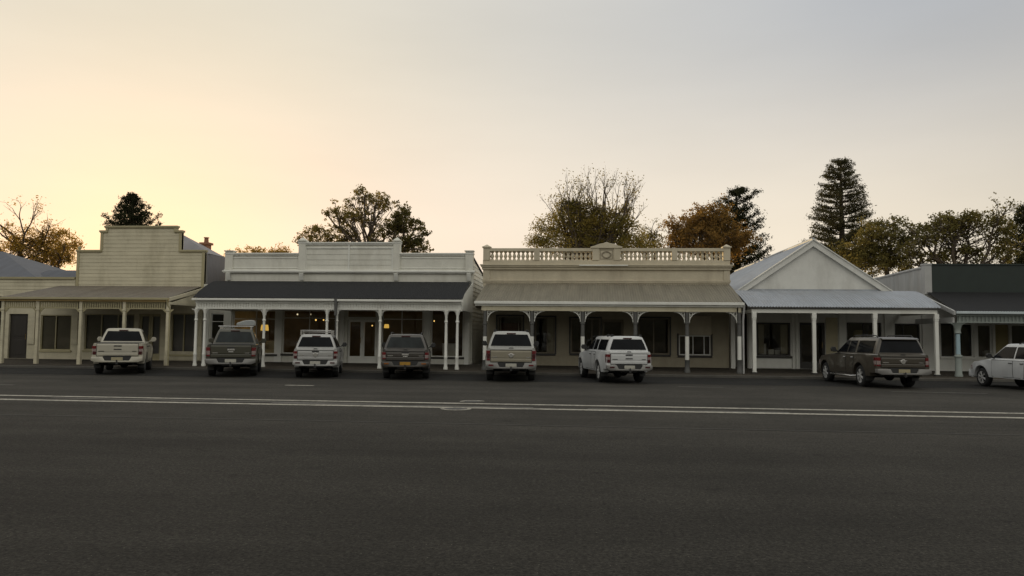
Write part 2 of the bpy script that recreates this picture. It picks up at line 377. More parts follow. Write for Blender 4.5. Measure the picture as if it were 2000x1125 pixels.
# ------------------------------------------------------------------ building helpers
def wall_holes(mb, X0, X1, Z0, Z1, Y0, Y1, holes):
    xs = sorted({X0, X1, *[c for h in holes for c in h[:2]]}); zs = sorted({Z0, Z1, *[c for h in holes for c in h[2:]]})
    xs = [x for x in xs if X0 <= x <= X1]; zs = [z for z in zs if Z0 <= z <= Z1]
    solid = lambda i, j: 0 <= i < len(xs)-1 and 0 <= j < len(zs)-1 and not any(
        h[0] <= (xs[i]+xs[i+1])/2 <= h[1] and h[2] <= (zs[j]+zs[j+1])/2 <= h[3] for h in holes)
    for i in range(len(xs)-1):
        for j in range(len(zs)-1):
            if not solid(i, j): continue
            a, b, c, d = xs[i], xs[i+1], zs[j], zs[j+1]
            mb.add([(a,Y0,c),(b,Y0,c),(b,Y0,d),(a,Y0,d)], [(0,1,2,3)]); mb.add([(a,Y1,c),(b,Y1,c),(b,Y1,d),(a,Y1,d)], [(3,2,1,0)])
            if not solid(i-1, j): mb.add([(a,Y0,c),(a,Y0,d),(a,Y1,d),(a,Y1,c)], [(0,1,2,3)])
            if not solid(i+1, j): mb.add([(b,Y0,c),(b,Y0,d),(b,Y1,d),(b,Y1,c)], [(3,2,1,0)])
            if not solid(i, j-1): mb.add([(a,Y0,c),(b,Y0,c),(b,Y1,c),(a,Y1,c)], [(3,2,1,0)])
            if not solid(i, j+1): mb.add([(a,Y0,d),(b,Y0,d),(b,Y1,d),(a,Y1,d)], [(0,1,2,3)])
def boards(mb, spans, y, h=0.19, lap=0.02):
    for x0, x1, z0, z1 in spans:
        n = max(1, round((z1-z0)/h)); hh = (z1-z0)/n
        for i in range(n):
            a, b = z0+i*hh, z0+(i+1)*hh
            mb.prism([(y-lap, a), (y-0.004, b), (y+0.02, b), (y+0.02, a)], x0, x1, 'x')
def rect(px0, py0, px1, py1, Y=YW):
    xm, ym = (px0+px1)/2, (py0+py1)/2
    return PX(px0, Y, ym), PX(px1, Y, ym), PZ(xm, py1, Y), PZ(xm, py0, Y)
def window(b, r, frame, Y=YW+0.03, mull=(), trans=(), fw=0.055, sill=None, glass=None, name='shop_window', sub=()):
    x0, x1, z0, z1 = r; mb = MB(); d0, d1 = Y, Y+0.09
    e = 0.003
    mb.box(x0+e, x0+fw, d0, d1, z0+e, z1-e); mb.box(x1-fw, x1-e, d0, d1, z0+e, z1-e)
    mb.box(x0+fw, x1-fw, d0+.001, d1-.001, z0+e, z0+fw); mb.box(x0+fw, x1-fw, d0+.001, d1-.001, z1-fw, z1-e)
    for f in mull: xm = x0+(x1-x0)*f; mb.box(xm-fw*.4, xm+fw*.4, d0+.004, d1-.004, z0+fw, z1-fw)
    for f in trans: zm = z0+(z1-z0)*f; mb.box(x0+fw, x1-fw, d0+.006, d1-.006, zm-fw*.4, zm+fw*.4)
    w = mb.build(name, frame, b)
    g = MB(); g.add([(x0+fw*.6, Y+.05, z0+fw*.6), (x1-fw*.6, Y+.05, z0+fw*.6), (x1-fw*.6, Y+.05, z1-fw*.6), (x0+fw*.6, Y+.05, z1-fw*.6)], [(0,1,2,3)])
    g.build('pane', glass or GLASS, w, fix=False)
    if sill:
        q = MB(); q.box(x0-0.06, x1+0.06, YW-0.07, YW+0.02, z0-0.10, z0-0.004); q.build('sill', sill, w, bevel=0.006)
    return w
def door(b, r, frame, Y=YW+0.10, leaves=2, solid=False, handle=True):
    x0, x1, z0, z1 = r; mb = MB(); fw = 0.07; n = leaves; wdt = (x1-x0)/n
    for i in range(n):
        a, c = x0+i*wdt+.004, x0+(i+1)*wdt-.004
        if solid: mb.box(a, c, Y, Y+0.06, z0, z1-.003)
        else:
            mb.box(a, a+fw*1.4, Y, Y+.06, z0, z1-.003); mb.box(c-fw*1.4, c, Y, Y+.06, z0, z1-.003)
            mb.box(a+fw*1.4, c-fw*1.4, Y+.001, Y+.059, z0, z0+.32); mb.box(a+fw*1.4, c-fw*1.4, Y+.001, Y+.059, z1-.12, z1-.003)
    d = mb.build('door', frame, b, bevel=0.004)
    if solid:
        pn = MB()
        for i in range(n):
            a, c = x0+i*wdt, x0+(i+1)*wdt
            for (q0, q1) in ((0.08, 0.42), (0.5, 0.93)):
                pn.box(a+.14, c-.14, Y-.012, Y+.01, z0+(z1-z0)*q0, z0+(z1-z0)*q1)
        pn.build('door_panel', frame, d, bevel=0.008)
    else:
        g = MB()
        for i in range(n):
            a, c = x0+i*wdt, x0+(i+1)*wdt
            g.add([(a+.09, Y+.03, z0+.3), (c-.09, Y+.03, z0+.3), (c-.09, Y+.03, z1-.11), (a+.09, Y+.03, z1-.11)], [(0,1,2,3)])
        g.build('pane', GLASS, d, fix=False)
    if handle:
        h = MB(); xh = x0+wdt-.07 if n > 1 else x1-.12
        h.tube([(xh, Y-.01, z0+.95), (xh, Y-.06, z0+.97), (xh, Y-.06, z0+1.2), (xh, Y-.01, z0+1.22)], 0.012, 6)
        h.build('handle', mat('brass', (0.35, 0.25, 0.1), 0.35, metal=0.8), d)
    return d
def interior(b, X0, X1, Z1, depth=5.0, Z0=0.2):
    mb = MB(); y0, y1 = YW+0.22, YW+0.22+depth; e = .12
    x0, x1 = X0+e, X1-e
    mb.add([(x0,y1,Z0),(x1,y1,Z0),(x1,y1,Z1),(x0,y1,Z1)], [(0,1,2,3)]); mb.add([(x0,y0,Z0),(x1,y0,Z0),(x1,y1,Z0),(x0,y1,Z0)], [(0,1,2,3)])
    mb.add([(x0,y0,Z1),(x1,y0,Z1),(x1,y1,Z1),(x0,y1,Z1)], [(3,2,1,0)])
    mb.add([(x0,y0,Z0),(x0,y1,Z0),(x0,y1,Z1),(x0,y0,Z1)], [(0,1,2,3)]); mb.add([(x1,y0,Z0),(x1,y1,Z0),(x1,y1,Z1),(x1,y0,Z1)], [(3,2,1,0)])
    return mb.build('interior', ROOM, b, fix=False)
def iron(mb, X0, X1, X0w, X1w, za, zb, ya, yb, prof=lambda t: t, pitch=0.10, amp=0.013, rows=7, thick=0.012):
    n = int(abs(X1-X0)/pitch*5); rs = []
    for j in range(rows+1):
        t = j/rows; r = []
        for i in range(n+1):
            s = i/n; xe = X0+(X1-X0)*s; xw = X0w+(X1w-X0w)*s
            # keep the ribs running straight up the slope
            x = xe+(xw-xe)*t
            r.append((x, ya+(yb-ya)*t, za+(zb-za)*prof(t)+amp*math.sin(2*math.pi*xe/pitch)))
        rs.append(r)
    mb.grid(rs)
def sqpost(mb, x, y, z0, z1, w, cap=True, base=0.5):
    mb.box(x-w/2, x+w/2, y-w/2, y+w/2, z0+base, z1-0.32)
    mb.box(x-w*.62, x+w*.62, y-w*.62, y+w*.62, z0, z0+base)
    if cap:
        mb.box(x-w*.72, x+w*.72, y-w*.72, y+w*.72, z1-.42, z1-.36); mb.box(x-w*.56, x+w*.56, y-w*.56, y+w*.56, z1-.36, z1)
def ironpost(mb, x, y, z0, z1, r, n=12):
    H = z1-z0
    mb.lathe((x, y, z0), [(r*1.45, 0), (r*1.45, .10), (r*1.15, .16), (r*1.1, .5), (r*1.25, .52), (r*1.25, .56), (r, .6), (r*.85, H-.52), (r*1.25, H-.5), (r*1.25, H-.45),
                          (r*.85, H-.42), (r*.9, H-.2), (r*1.3, H-.08), (r*1.4, H)], n)
def bracket(mb, x, y, z, s, sgn, t=0.025):
    # quarter-round cast-iron bracket: a rim arc, two straight edges, and scrolls between
    c = (x+sgn*s, z-s); arc = []
    for k in range(11):
        a = math.pi/2*k/10; arc.append((c[0]-sgn*s*0.98*math.cos(a), y, c[1]+s*0.98*math.sin(a)))
    mb.tube(arc, t, 5)
    mb.tube([(x+sgn*.02, y, z-.02), (x+sgn*s, y, z-.02)], t*.7, 4); mb.tube([(x+sgn*.02, y, z-.02), (x+sgn*.02, y, z-s)], t*.7, 4)
    for (u, v, rr) in ((.17, .17, .12), (.40, .12, .08), (.12, .40, .08), (.62, .08, .05), (.08, .62, .05)):
        pts = [(x+sgn*(u*s+rr*s*math.cos(a*math.pi/5)), y, z-(v*s+rr*s*math.sin(a*math.pi/5))) for a in range(11)]
        mb.tube(pts, t*.55, 4)
def shell(b, X0, X1, Z1, Y0, Y1, m, side=None):
    mb = MB(); mb.box(X0, X0+.12, Y0, Y1, 0, Z1); mb.box(X1-.12, X1, Y0, Y1, 0, Z1); mb.box(X0+.12, X1-.12, Y1-.12, Y1-.001, 0, Z1-.002)
    return mb.build('side_wall', side or m, b)
FZ = 0.215   # shop floor level at the wall

# ================================================================== far-left low wing
b0x1 = PX(147, YW, 560)
b0 = tag(empty('low_shop', (b0x1-3.4, YW, 0)), 'low cream weatherboard wing with blue-grey roof at the left edge, beside the stepped front', 'building')
zt0 = PZ(70, 541, YW)
mb = MB(); mb.box(b0x1-8, b0x1-.02, YW+0.03, YW+0.2, 3.3, zt0-0.02); mb.build('wall', CREAM, b0)
mb = MB(); boards(mb, [(b0x1-8, b0x1-.02, 3.3, zt0-.1)], YW+0.025); mb.build('cladding', CREAM, b0)
mb = MB(); mb.box(b0x1-8, b0x1-.02, YW-0.06, YW+0.22, zt0-.1, zt0); mb.build('coping', CREAM_TRIM, b0)
shell(b0, b0x1-8, b0x1-.05, zt0-.15, YW+.2, YW+10, CREAM)
mb = MB()                                                    # hipped roof whose ridge falls away to the right
xa, za = P(-10, 489, 40); xb, zb = P(100, 543, 37)
mb.add([(xb-9, 36.4, zt0-.25), (xb, 36.4, zt0-.25), (xb, 45, zt0-.25), (xb-9, 45, zt0-.25), (xa, 40.6, za), (xa-2, 40.6, za)],
       [(0,1,4,5), (1,2,4), (2,3,5,4), (3,0,5)])
mb.build('hip_roof', ROOF_BLUE, b0)
mb = MB(); z2 = PZ(110, 527.5, 39)
iron(mb, xb-1.8, b0x1-.1, xb-1.8, b0x1-.1, zt0-.2, z2, 36.8, 39.2); mb.add([(xb-1.8, 39.2, z2), (b0x1-.1, 39.2, z2), (b0x1-.1, 45, zt0-.3), (xb-1.8, 45, zt0-.3)], [(0,1,2,3)])
mb.build('lean_to_roof', ROOF_BLUE, b0, smooth=50)

# ================================================================== stepped-front shop
b1 = tag(empty('stepped_front_shop', (PX(273, YW, 560), YW, 0)), 'cream weatherboard shop with a tall stepped false front and slatted veranda frieze', 'building')
XL, XR = PX(148, YW, 560), PX(398, YW, 560)
s1, s2, s3, s4 = PX(197, YW, 460), PX(207, YW, 445), PX(345, YW, 445), PX(355, YW, 460)
zA, zB, zC, zV = PZ(170, 488, YW), PZ(201, 450, YW), PZ(275, 441, YW), PZ(275, 570, YW)
mb = MB(); mb.prism([(XL, zV), (XR, zV), (XR, zA-.06), (s4, zA-.06), (s4, zB-.06), (s3, zB-.06), (s3, zC-.06), (s2, zC-.06), (s2, zB-.06), (s1, zB-.06), (s1, zA-.06), (XL, zA-.06)], YW+0.02, YW+0.2)
mb.build('false_front', CREAM, b1)
mb = MB(); boards(mb, [(XL+.1, XR-.1, zV, zA-.08), (s1+.1, s4-.1, zA-.08, zB-.08), (s2+.1, s3-.1, zB-.08, zC-.1)], YW+0.012, h=0.178, lap=0.017); mb.build('cladding', CREAM, b1)
mb = MB(); y0, y1 = YW-0.07, YW+0.22; k = .13
def cap(mb, xa, xb, z): mb.box(xa, xb, y0, y1, z-.09, z); mb.box(xa+.03, xb-.03, y0+.03, y1-.03, z-.13, z-.09)
cap(mb, XL-.05, s1+.11, zA); cap(mb, s4-.11, XR+.05, zA); cap(mb, s1-.06, s2+.11, zB); cap(mb, s3-.11, s4+.06, zB); cap(mb, s2-.06, s3+.06, zC)
for (x, a, bb) in ((XL, zV-.1, zA-.13), (XR-k, zV-.1, zA-.13), (s1, zA+.002, zB-.13), (s4-k, zA+.002, zB-.13), (s2+.003, zB+.002, zC-.13), (s3-k-.003, zB+.002, zC-.13)):
    mb.box(x, x+k, y0+.035, y1-.035, a, bb)
mb.build('trim', CREAM_TRIM, b1, bevel=0.006)
mb = MB(); mb.lathe((XL+.06, YW+.08, zA), [(.06, 0), (.05, .03), (.09, .09), (.07, .15), (.01, .18)], 10); mb.build('finial', CREAM_TRIM, b1, smooth=50)
# lower wall with shop windows (runs on under the low wing)
X0 = PX(3, YW, 650); X1 = PX(397, YW, 650)
openings = dict(door1=rect(16, 613, 53, 700), w1=rect(79, 615, 139, 684), w2=rect(165, 613, 262, 684), d2=rect(270, 613, 313, 701), w3=rect(334, 612, 384, 692))
for kx in ('door1', 'd2'): r_ = openings[kx]; openings[kx] = (r_[0], r_[1], FZ, r_[3])
mb = MB(); wall_holes(mb, X0, X1, 0.0, zV+.02, YW+.001, YW+.16, list(openings.values())); mb.build('wall', CREAM, b1)
mb = MB()
for (a, c) in ((56, 152), (158, 266), (316, 392)):
    r_ = rect(a, 686, c, 703); mb.box(r_[0], r_[1], YW-.035, YW-.001, r_[2], r_[3])
pieces(mb, 'stall_riser', CREAM, b1, bevel=0.006)
mb = MB()
for a, c in ((55, 68), (140, 152), (314, 327), (386, 394)):
    x0_, x1_ = PX(a, YW, 650), PX(c, YW, 650); mb.box(x0_, x1_, YW-.045, YW-.002, FZ+.72, zV-.55)
pieces(mb, 'pilaster', CREAM, b1)
door(b1, openings['door1'], DARKWOOD, leaves=1, solid=True); door(b1, openings['d2'], CREAM_TRIM, leaves=2)
window(b1, openings['w1'], CREAM_TRIM, mull=(.48,), sill=CREAM_TRIM)
x0_, x1_, z0_, z1_ = openings['w1']
mb = MB(); mb.box(x0_+.05, x0_+(x1_-x0_)*.46, YW+.12, YW+.14, z0_+.03, z1_-.1); mb.box(x0_+(x1_-x0_)*.5, x1_-.05, YW+.125, YW+.145, z0_+.03, z1_-.1); pieces(mb, 'window_blind', BLIND, b1)
window(b1, openings['w2'], CREAM_TRIM, mull=(.33, .66), sill=CREAM_TRIM); window(b1, openings['w3'], CREAM_TRIM, mull=(.48,), sill=CREAM_TRIM)
r_ = openings['w2']; mb = MB(); mb.box(r_[0]+.05, r_[0]+.8, YW+.15, YW+.17, r_[2], r_[3]); pieces(mb, 'window_blind', BLIND, b1)
interior(b1, X0, X1, 3.4)
# veranda
ex0, ex1 = PX(2, YE, 590), PX(329, YE, 595); ze, ztp = PZ(170, 581, YE), PZ(275, 559, YW)
wx0, wx1 = PX(140, YW, 565), PX(397, YW, 560)
mb = MB(); iron(mb, ex0, ex1, wx0-.6, wx1-.1, ze, ztp, YE-.05, YW-.002); mb.build('veranda_roof', ROOF_BROWN, b1, smooth=50)
mb = MB(); mb.box(ex0, ex1, YE-.06, YE+.06, ze-.17, ze-.022); mb.build('fascia', TAN, b1)
mb = MB(); mb.box(ex0-.02, ex1+.02, YE-.16, YE-.062, ze-.09, ze-.0); mb.build('gutter', CREAM_TRIM, b1, bevel=0.01)
pxs = [5, 73, 157, 242, 327]; zbm = ze-.17; frh = 0.33
for i, q in enumerate(pxs):
    x = PX(q, YP, 650); mb = MB(); sqpost(mb, x, YP, 0.10, zbm+.01, 0.125, base=0.42)
    po = mb.build('veranda_post', CREAM, b1, bevel=0.012)
    for sg in (-1, 1):
        mb = MB(); mb.prism([(x+sg*.09, zbm-frh-.18), (x+sg*.09, zbm-frh), (x+sg*.27, zbm-frh)], YP-.02, YP+.02)
        mb.build('bracket', CREAM_TRIM, po)
mb = MB()
for a, c in zip(pxs[:-1], pxs[1:]):
    xa, xb = PX(a, YP, 600)+.09, PX(c, YP, 600)-.09
    mb.box(xa, xb, YP-.03, YP+.03, zbm-.06, zbm+.0); mb.box(xa, xb, YP-.03, YP+.03, zbm-frh, zbm-frh+.05)
    n = int((xb-xa)/.105)
    for i in range(n):
        xx = xa+(i+.5)*(xb-xa)/n; mb.box(xx-.032, xx+.032, YP-.012, YP+.012, zbm-frh+.05, zbm-.06)
mb.build('frieze', CREAM_TRIM, b1)
# raking veranda end at the right
mb = MB(); mb.prism([(YE, ze-.14), (YE, ze+.0), (YW-.05, ztp-.01), (YW-.05, ztp-.2)], ex1-.02, ex1+.04, 'x')
mb.prism([(YE+.05, ze-.17), (YE+.05, ze-.28), (YW-.05, ze-.28), (YW-.05, ze-.17)], ex1-.02, ex1+.04, 'x'); mb.build('end_bargeboard', CREAM, b1)
mb = MB(); mb.prism([(YE+.3, ze-.17), (YW-.06, ztp-.2), (YW-.06, ze-.17)], ex1-.005, ex1+.015, 'x'); mb.build('end_infill', CREAM, b1)
# body, roof, chimney
zs_ = PZ(398, 488, YW)-.15
mb = MB()
for i in range(30):
    a = YW+.22+i*.16; mb.add([(XR-.06, a, 2.4), (XR-.03, a+.08, 2.4), (XR-.06, a+.16, 2.4), (XR-.06, a, zs_), (XR-.03, a+.08, zs_), (XR-.06, a+.16, zs_)], [(0,1,4,3), (1,2,5,4)])
mb.box(XL+.05, XR-.08, YW+.22, YW+4.9, .001, zs_-.62); mb.build('side_wall', ROOF_LILAC, b1)
mb = MB(); ap = P(351, 455, 39.6); bk = P(441, 503, 41.0)
mb.add([(XL+.1, YW+.4, zs_-.6), (XR+.06, YW+.4, zs_), (bk[0], 41.0, bk[1]), (XL+.1, 41.0, zs_-.6), (ap[0], 39.6, ap[1]), (XL+2.4, 39.6, ap[1]-.2)], [(0,1,4,5), (1,2,4), (2,3,5,4), (3,0,5)])
rf = mb.build('roof', ROOF_LILAC, b1)
xc, zc = P(403, 475, 41.5)
mb = MB(); zt_ = PZ(403, 464, 41.5); mb.box(xc-.2, xc+.2, 41.3, 41.7, 4.6, zt_-.42); mb.box(xc-.28, xc+.28, 41.22, 41.78, zt_-.42, zt_-.3); mb.lathe((xc, 41.5, zt_-.3), [(.13, 0), (.11, .26), (.15, .27), (.15, .31)], 10)
mb.build('chimney', BRICK, rf)
mb = MB(); mb.tube([(ex1-.05, YE-.1, ze-.06), (ex1-.03, YE, ze-.3), (PX(327, YP)+.11, YP-.02, ze-.5), (PX(327, YP)+.11, YP-.02, .12)], .035, 6); mb.build('downpipe', CREAM_TRIM, b1)
mb = MB(); mb.box(XR+.02, XR+.16, YW+.3, YW+6, 3.72, 3.84); mb.tube([(XR+.09, YW+.35, 3.75), (XR+.09, YW+.35, .2)], .04, 6); mb.build('side_gutter', GREYP, b1)

# ================================================================== white panelled shop
b2 = tag(empty('white_shop', (PX(680, YW, 560), YW, 0)), 'long white shop with raised centre parapet and dark slate-grey veranda roof on paired posts', 'building')
XL, XR = PX(440, YW, 520), PX(924, YW, 520)
c0, c1 = PX(583, YW, 500), PX(781, YW, 500)
zL, zCn, zCor, zV = PZ(680, 494, YW), PZ(682, 473, YW), PZ(680, 531, YW), PZ(680, 556, YW)
mb = MB(); mb.prism([(XL, zV-.05), (XR, zV-.05), (XR, zL-.06), (c1, zL-.06), (c1, zCn-.06), (c0, zCn-.06), (c0, zL-.06), (XL, zL-.06)], YW+.04, YW+.25); mb.build('parapet', WHITE, b2)
mb = MB()
boards(mb, [(c0+.4, c1-.4, zCor+.08, zCn-.34)], YW+.035, h=.235, lap=.019)
boards(mb, [(XL+.3, XR-.3, zV-.05, zCor-.1)], YW+.035, h=.24, lap=.014)
mb.build('cladding', WHITE, b2)
mb = MB()
for xa, xb, z in ((XL-.03, c0, zL), (c1, XR+.03, zL), (c0-.03, c1+.03, zCn)):
    mb.box(xa, xb, YW-.06, YW+.27, z-.07, z); mb.box(xa+.02, xb-.02, YW-.02, YW+.26, z-.13, z-.07)
mb.box(c0+.34, c1-.34, YW-.005, YW+.05, zCn-.31, zCn-.25)                      # panel mouldings
xm = (c0+c1)/2; mb.box(xm-.04, xm+.04, YW-.012, YW+.05, zCor+.07, zCn-.14)
for xa, xb in ((c0+.32, c0+.40), (c1-.40, c1-.32)): mb.box(xa, xb, YW-.004, YW+.05, zCor+.07, zCn-.32)
for xa, xb in ((XL+.34, c0-.05), (c1+.05, XR-.34)):
    mb.box(xa, xb, YW+.012, YW+.05, zL-.26, zL-.21); mb.box(xa, xb, YW+.012, YW+.05, zCor+.17, zCor+.21)
mb.box(XL-.1, XR+.1, YW-.13, YW+.05, zCor-.02, zCor+.05); mb.box(XL-.06, XR+.06, YW-.08, YW+.05, zCor-.07, zCor-.02); mb.box(XL-.06, XR+.06, YW-.03, YW+.05, zCor+.05, zCor+.10)
mb.build('cornice', WHITE_TRIM, b2, bevel=0.008)
for q0, q1, zt_, pt in ((440, 455, zL+.06, 0), (583, 597, zCn+.02, 1), (768, 781, zCn+.02, 1), (909, 924, zL+.06, 0)):
    xa, xb = PX(q0, YW, 510), PX(q1, YW, 510); mb = MB()
    mb.box(xa, xb, YW-.045, YW+.24, zCor+.101, zt_)
    mb.box(xa-.04, xb+.04, YW-.09, YW+.28, zt_, zt_+.06)
    if pt: mb.add([(xa-.02, YW-.1, zt_+.06), (xb+.02, YW-.1, zt_+.06), (xb+.02, YW+.26, zt_+.06), (xa-.02, YW+.26, zt_+.06), ((xa+xb)/2, YW+.08, zt_+.24)], [(0,1,4), (1,2,4), (2,3,4), (3,0,4), (3,2,1,0)])
    pl = mb.build('pilaster', WHITE, b2, bevel=0.01)
    mb = MB(); xm = (xa+xb)/2
    mb.prism([(YW-.14, zCor-.071), (YW+.03, zCor-.071), (YW+.03, zCor-.42), (YW-.03, zCor-.42), (YW-.1, zCor-.22)], xm-.1, xm+.1, 'x'); mb.build('corbel', WHITE_TRIM, pl, bevel=0.015)
# shopfront
X0, X1 = PX(395, YW, 650), PX(918, YW, 650)
Wd = dict(w0=rect(411, 612, 437, 692), w1=rect(455, 606, 541, 691), w2=rect(552, 606, 662, 691), d=rect(678, 624, 735, 712), w3=rect(746, 606, 826, 694), w4=rect(842, 606, 905, 697))
r_ = Wd['d']; Wd['d'] = (r_[0], r_[1], FZ, r_[3])
fan = rect(678, 606, 735, 621)
mb = MB(); wall_holes(mb, X0, X1, 0, zV, YW+.001, YW+.16, list(Wd.values())+[fan]); mb.build('wall', WHITE, b2)
mb = MB()
for a, c, t in ((398, 408, 606), (438, 452, 606), (537, 551, 606), (664, 672, 606), (737, 745, 606), (827, 840, 606), (907, 916, 606)):
    x0_, x1_ = PX(a, YW, 650), PX(c, YW, 650); mb.box(x0_, x1_, YW-.05, YW-.002, FZ-.05, 2.95)
pieces(mb, 'shopfront_pilaster', WHITE_TRIM, b2, bevel=0.01)
mb = MB()
for a, c in ((453, 536), (552, 663), (746, 826), (841, 906)):
    r_ = rect(a, 697, c, 712); mb.box(r_[0]+.005, r_[1]-.005, YW-.03, YW-.003, r_[2]-.05, r_[3]); 
pieces(mb, 'stall_riser', WHITE, b2, bevel=0.008)
for kx, ml, tr in (('w0', (), (.8,)), ('w1', (.52,), (.80,)), ('w2', (.47,), (.82,)), ('w3', (.48,), (.80,)), ('w4', (.5,), ())):
    window(b2, Wd[kx], WHITE_TRIM, mull=ml, trans=tr, sill=DARKTRIM, fw=.045)
window(b2, fan, WHITE_TRIM, fw=.04, name='fanlight'); door(b2, Wd['d'], WHITE_TRIM)
interior(b2, X0, X1, 3.3)
# veranda: convex iron, gutter, fluted valance, paired posts
ex0, ex1 = PX(380, YE, 586), PX(902, YE, 586); ze = PZ(640, 584, YE); ztp = PZ(680, 550, YW)
prof = lambda t: 1-(1-t)**1.55
mb = MB(); iron(mb, ex0-.05, ex1+.05, PX(441, YW, 552)-.4, PX(922, YW, 552), ze+.03, ztp, YE-.08, YW-.002, prof, amp=.008, rows=10); mb.build('veranda_roof', ROOF_DARK, b2, smooth=50)
mb = MB(); mb.box(ex0-.06, PX(656, YE, 588)-.03, YE-.17, YE-.062, ze-.09, ze+.0); mb.box(PX(656, YE, 588)+.1, ex1+.06, YE-.17, YE-.062, ze-.1, ze-.01); mb.build('gutter', WHITE_TRIM, b2, bevel=.015)
zf = PZ(640, 605, YP)
mb = MB(); mb.box(ex0+.03, ex1-.03, YP-.06, YP+.06, ze-.2, ze-.02); mb.box(ex0+.03, ex1-.03, YP-.05, YP+.05, zf, zf+.07)
mb.box(ex0+.05, ex1-.05, YP+.0, YP+.03, zf+.07, ze-.2)
n = int((ex1-ex0)/.12)
for i in range(n):
    x = ex0+.06+(i+.5)*(ex1-ex0-.12)/n; mb.box(x-.04, x+.04, YP-.03, YP-.001, zf+.07, ze-.2)
mb.build('valance', WHITE_TRIM, b2)
for sx in (ex0+.03, ex1-.03):
    mb = MB(); mb.box(sx-.03, sx+.03, YP+.061, YW-.06, zf+.02, ze-.05)
    mb.prism([(YP+.07, ze-.049), (YP+.07, ze+.08), (YW-.06, ztp-.05), (YW-.06, ze-.049)], sx-.02, sx+.02, 'x'); mb.build('end_beam', WHITE_TRIM, b2)
def brk(px_, sides, s=.3):
    mb = MB()
    for sg in sides: bracket(mb, px_+sg*.055, YP, zf, s, sg, .013)
    return mb
for pair in ((382, 399), (515,), (638, 657), (742,), (871, 893)):
    for i, q in enumerate(pair):
        x = PX(q, YP, 660); mb = MB(); ironpost(mb, x, YP, .1, zf, .064)
        po = mb.build('veranda_post', WHITE_TRIM, b2, smooth=40)
        sd_ = (-1, 1)
        s_ = .25 if len(pair) == 1 else .16
        for q_ in sd_: brk(x, (q_,), s_).build('bracket', WHITE_TRIM, po)
xd = PX(656, YE, 590)
mb = MB(); mb.box(xd-.02, xd+.09, YE-.14, YE-.05, zf-.25, ze+.02); mb.tube([(xd+.035, YE-.1, zf-.2), (xd+.02, YP-.09, zf-.5), (xd+.02, YP-.09, .11)], .03, 6); mb.build('downpipe', POSTDARK, b2)
# body
mb = MB(); boards(mb, [(0, 0, 0, 0)], 0) if False else None
mb.box(XL+.02, XL+.14, YW+.25, YW+13, .001, zL-.25); mb.box(XL+.14, XR-.06, YW+12.8, YW+13, .001, 3.5)
ztop_f, ztop_b = zL-.08, 3.6
for i in range(26):
    z0_, z1_ = .1+i*.2, .1+(i+1)*.2
    t0 = max(0, min(1, (ztop_f-z1_)/(ztop_f-ztop_b))); yb = YW+.25+12.5*min(1, t0) if z1_ > ztop_b else YW+12.75
    if z1_ < ztop_f and yb > YW+.3: mb.prism([(XR-.035, z0_), (XR-.055, z1_), (XR-.15, z1_), (XR-.15, z0_)], YW+.25, yb)
mb.build('side_wall', WHITE, b2)
mb = MB(); mb.add([(XL, YW+.26, zL-.35), (XR-.0, YW+.26, zL-.16), (XR+.02, YW+13.1, ztop_b-.03), (XL, YW+13.1, ztop_b-.2)], [(0,1,2,3)]); mb.add([(XL, YW+.26, zL-.43), (XR-.0, YW+.26, zL-.24), (XR+.02, YW+13.1, ztop_b-.11), (XL, YW+13.1, ztop_b-.28)], [(3,2,1,0)]); mb.add([(XR, YW+.26, zL-.16), (XR+.02, YW+13.1, ztop_b-.03), (XR+.02, YW+13.1, ztop_b-.11), (XR, YW+.26, zL-.24)], [(0,1,2,3)])
mb.build('roof', ROOF_DARK, b2, fix=False)

# ================================================================== stuccoed shop with balustrade
b3 = tag(empty('balustrade_shop', (PX(1185, YW, 560), YW, 0)), 'stone-coloured stuccoed shop with a baluster parapet and small central pediment', 'building')
XL, XR = PX(943, YW, 535), PX(1426, YW, 535)
zR, zRb, zBl, zBase, zC0, zC1 = (PZ(1190, q, YW) for q in (485, 491, 508.5, 517, 527, 548))
zV = PZ(1190, 556, YW)
mb = MB(); mb.box(XL+.02, XR-.02, YW+.02, YW+.3, zV-.1, zC0+.02); mb.build('parapet', STONE, b3)
mb = MB()
mb.box(XL-.12, XR+.12, YW-.2, YW+.34, zBase-.06, zBase); mb.box(XL-.08, XR+.08, YW-.15, YW+.32, zBase-.13, zBase-.06); mb.box(XL-.04, XR+.04, YW-.08, YW+.31, zC0, zBase-.13)
mb.box(XL-.03, XR+.03, YW-.035, YW+.02, zC1-.05, zC1+.03); mb.box(XL-.01, XR+.01, YW-.015, YW+.02, zC1-.12, zC1-.05)
for q0, q1 in ((943, 957), (1413, 1426)): mb.box(PX(q0, YW, 535)+.01, PX(q1, YW, 535)-.01, YW-.022, YW+.02, zC1+.031, zC0-.001)
mb.build('cornice', STONE, b3, bevel=.012)
mb = MB(); mb.box(PX(1131, YW, 519), PX(1226, YW, 519), YW-.24, YW-.202, zBase-.075, zBase-.02); mb.build('cornice_highlight', WHITE_TRIM, b3)  # highlight on the cornice edge, put in as a white strip
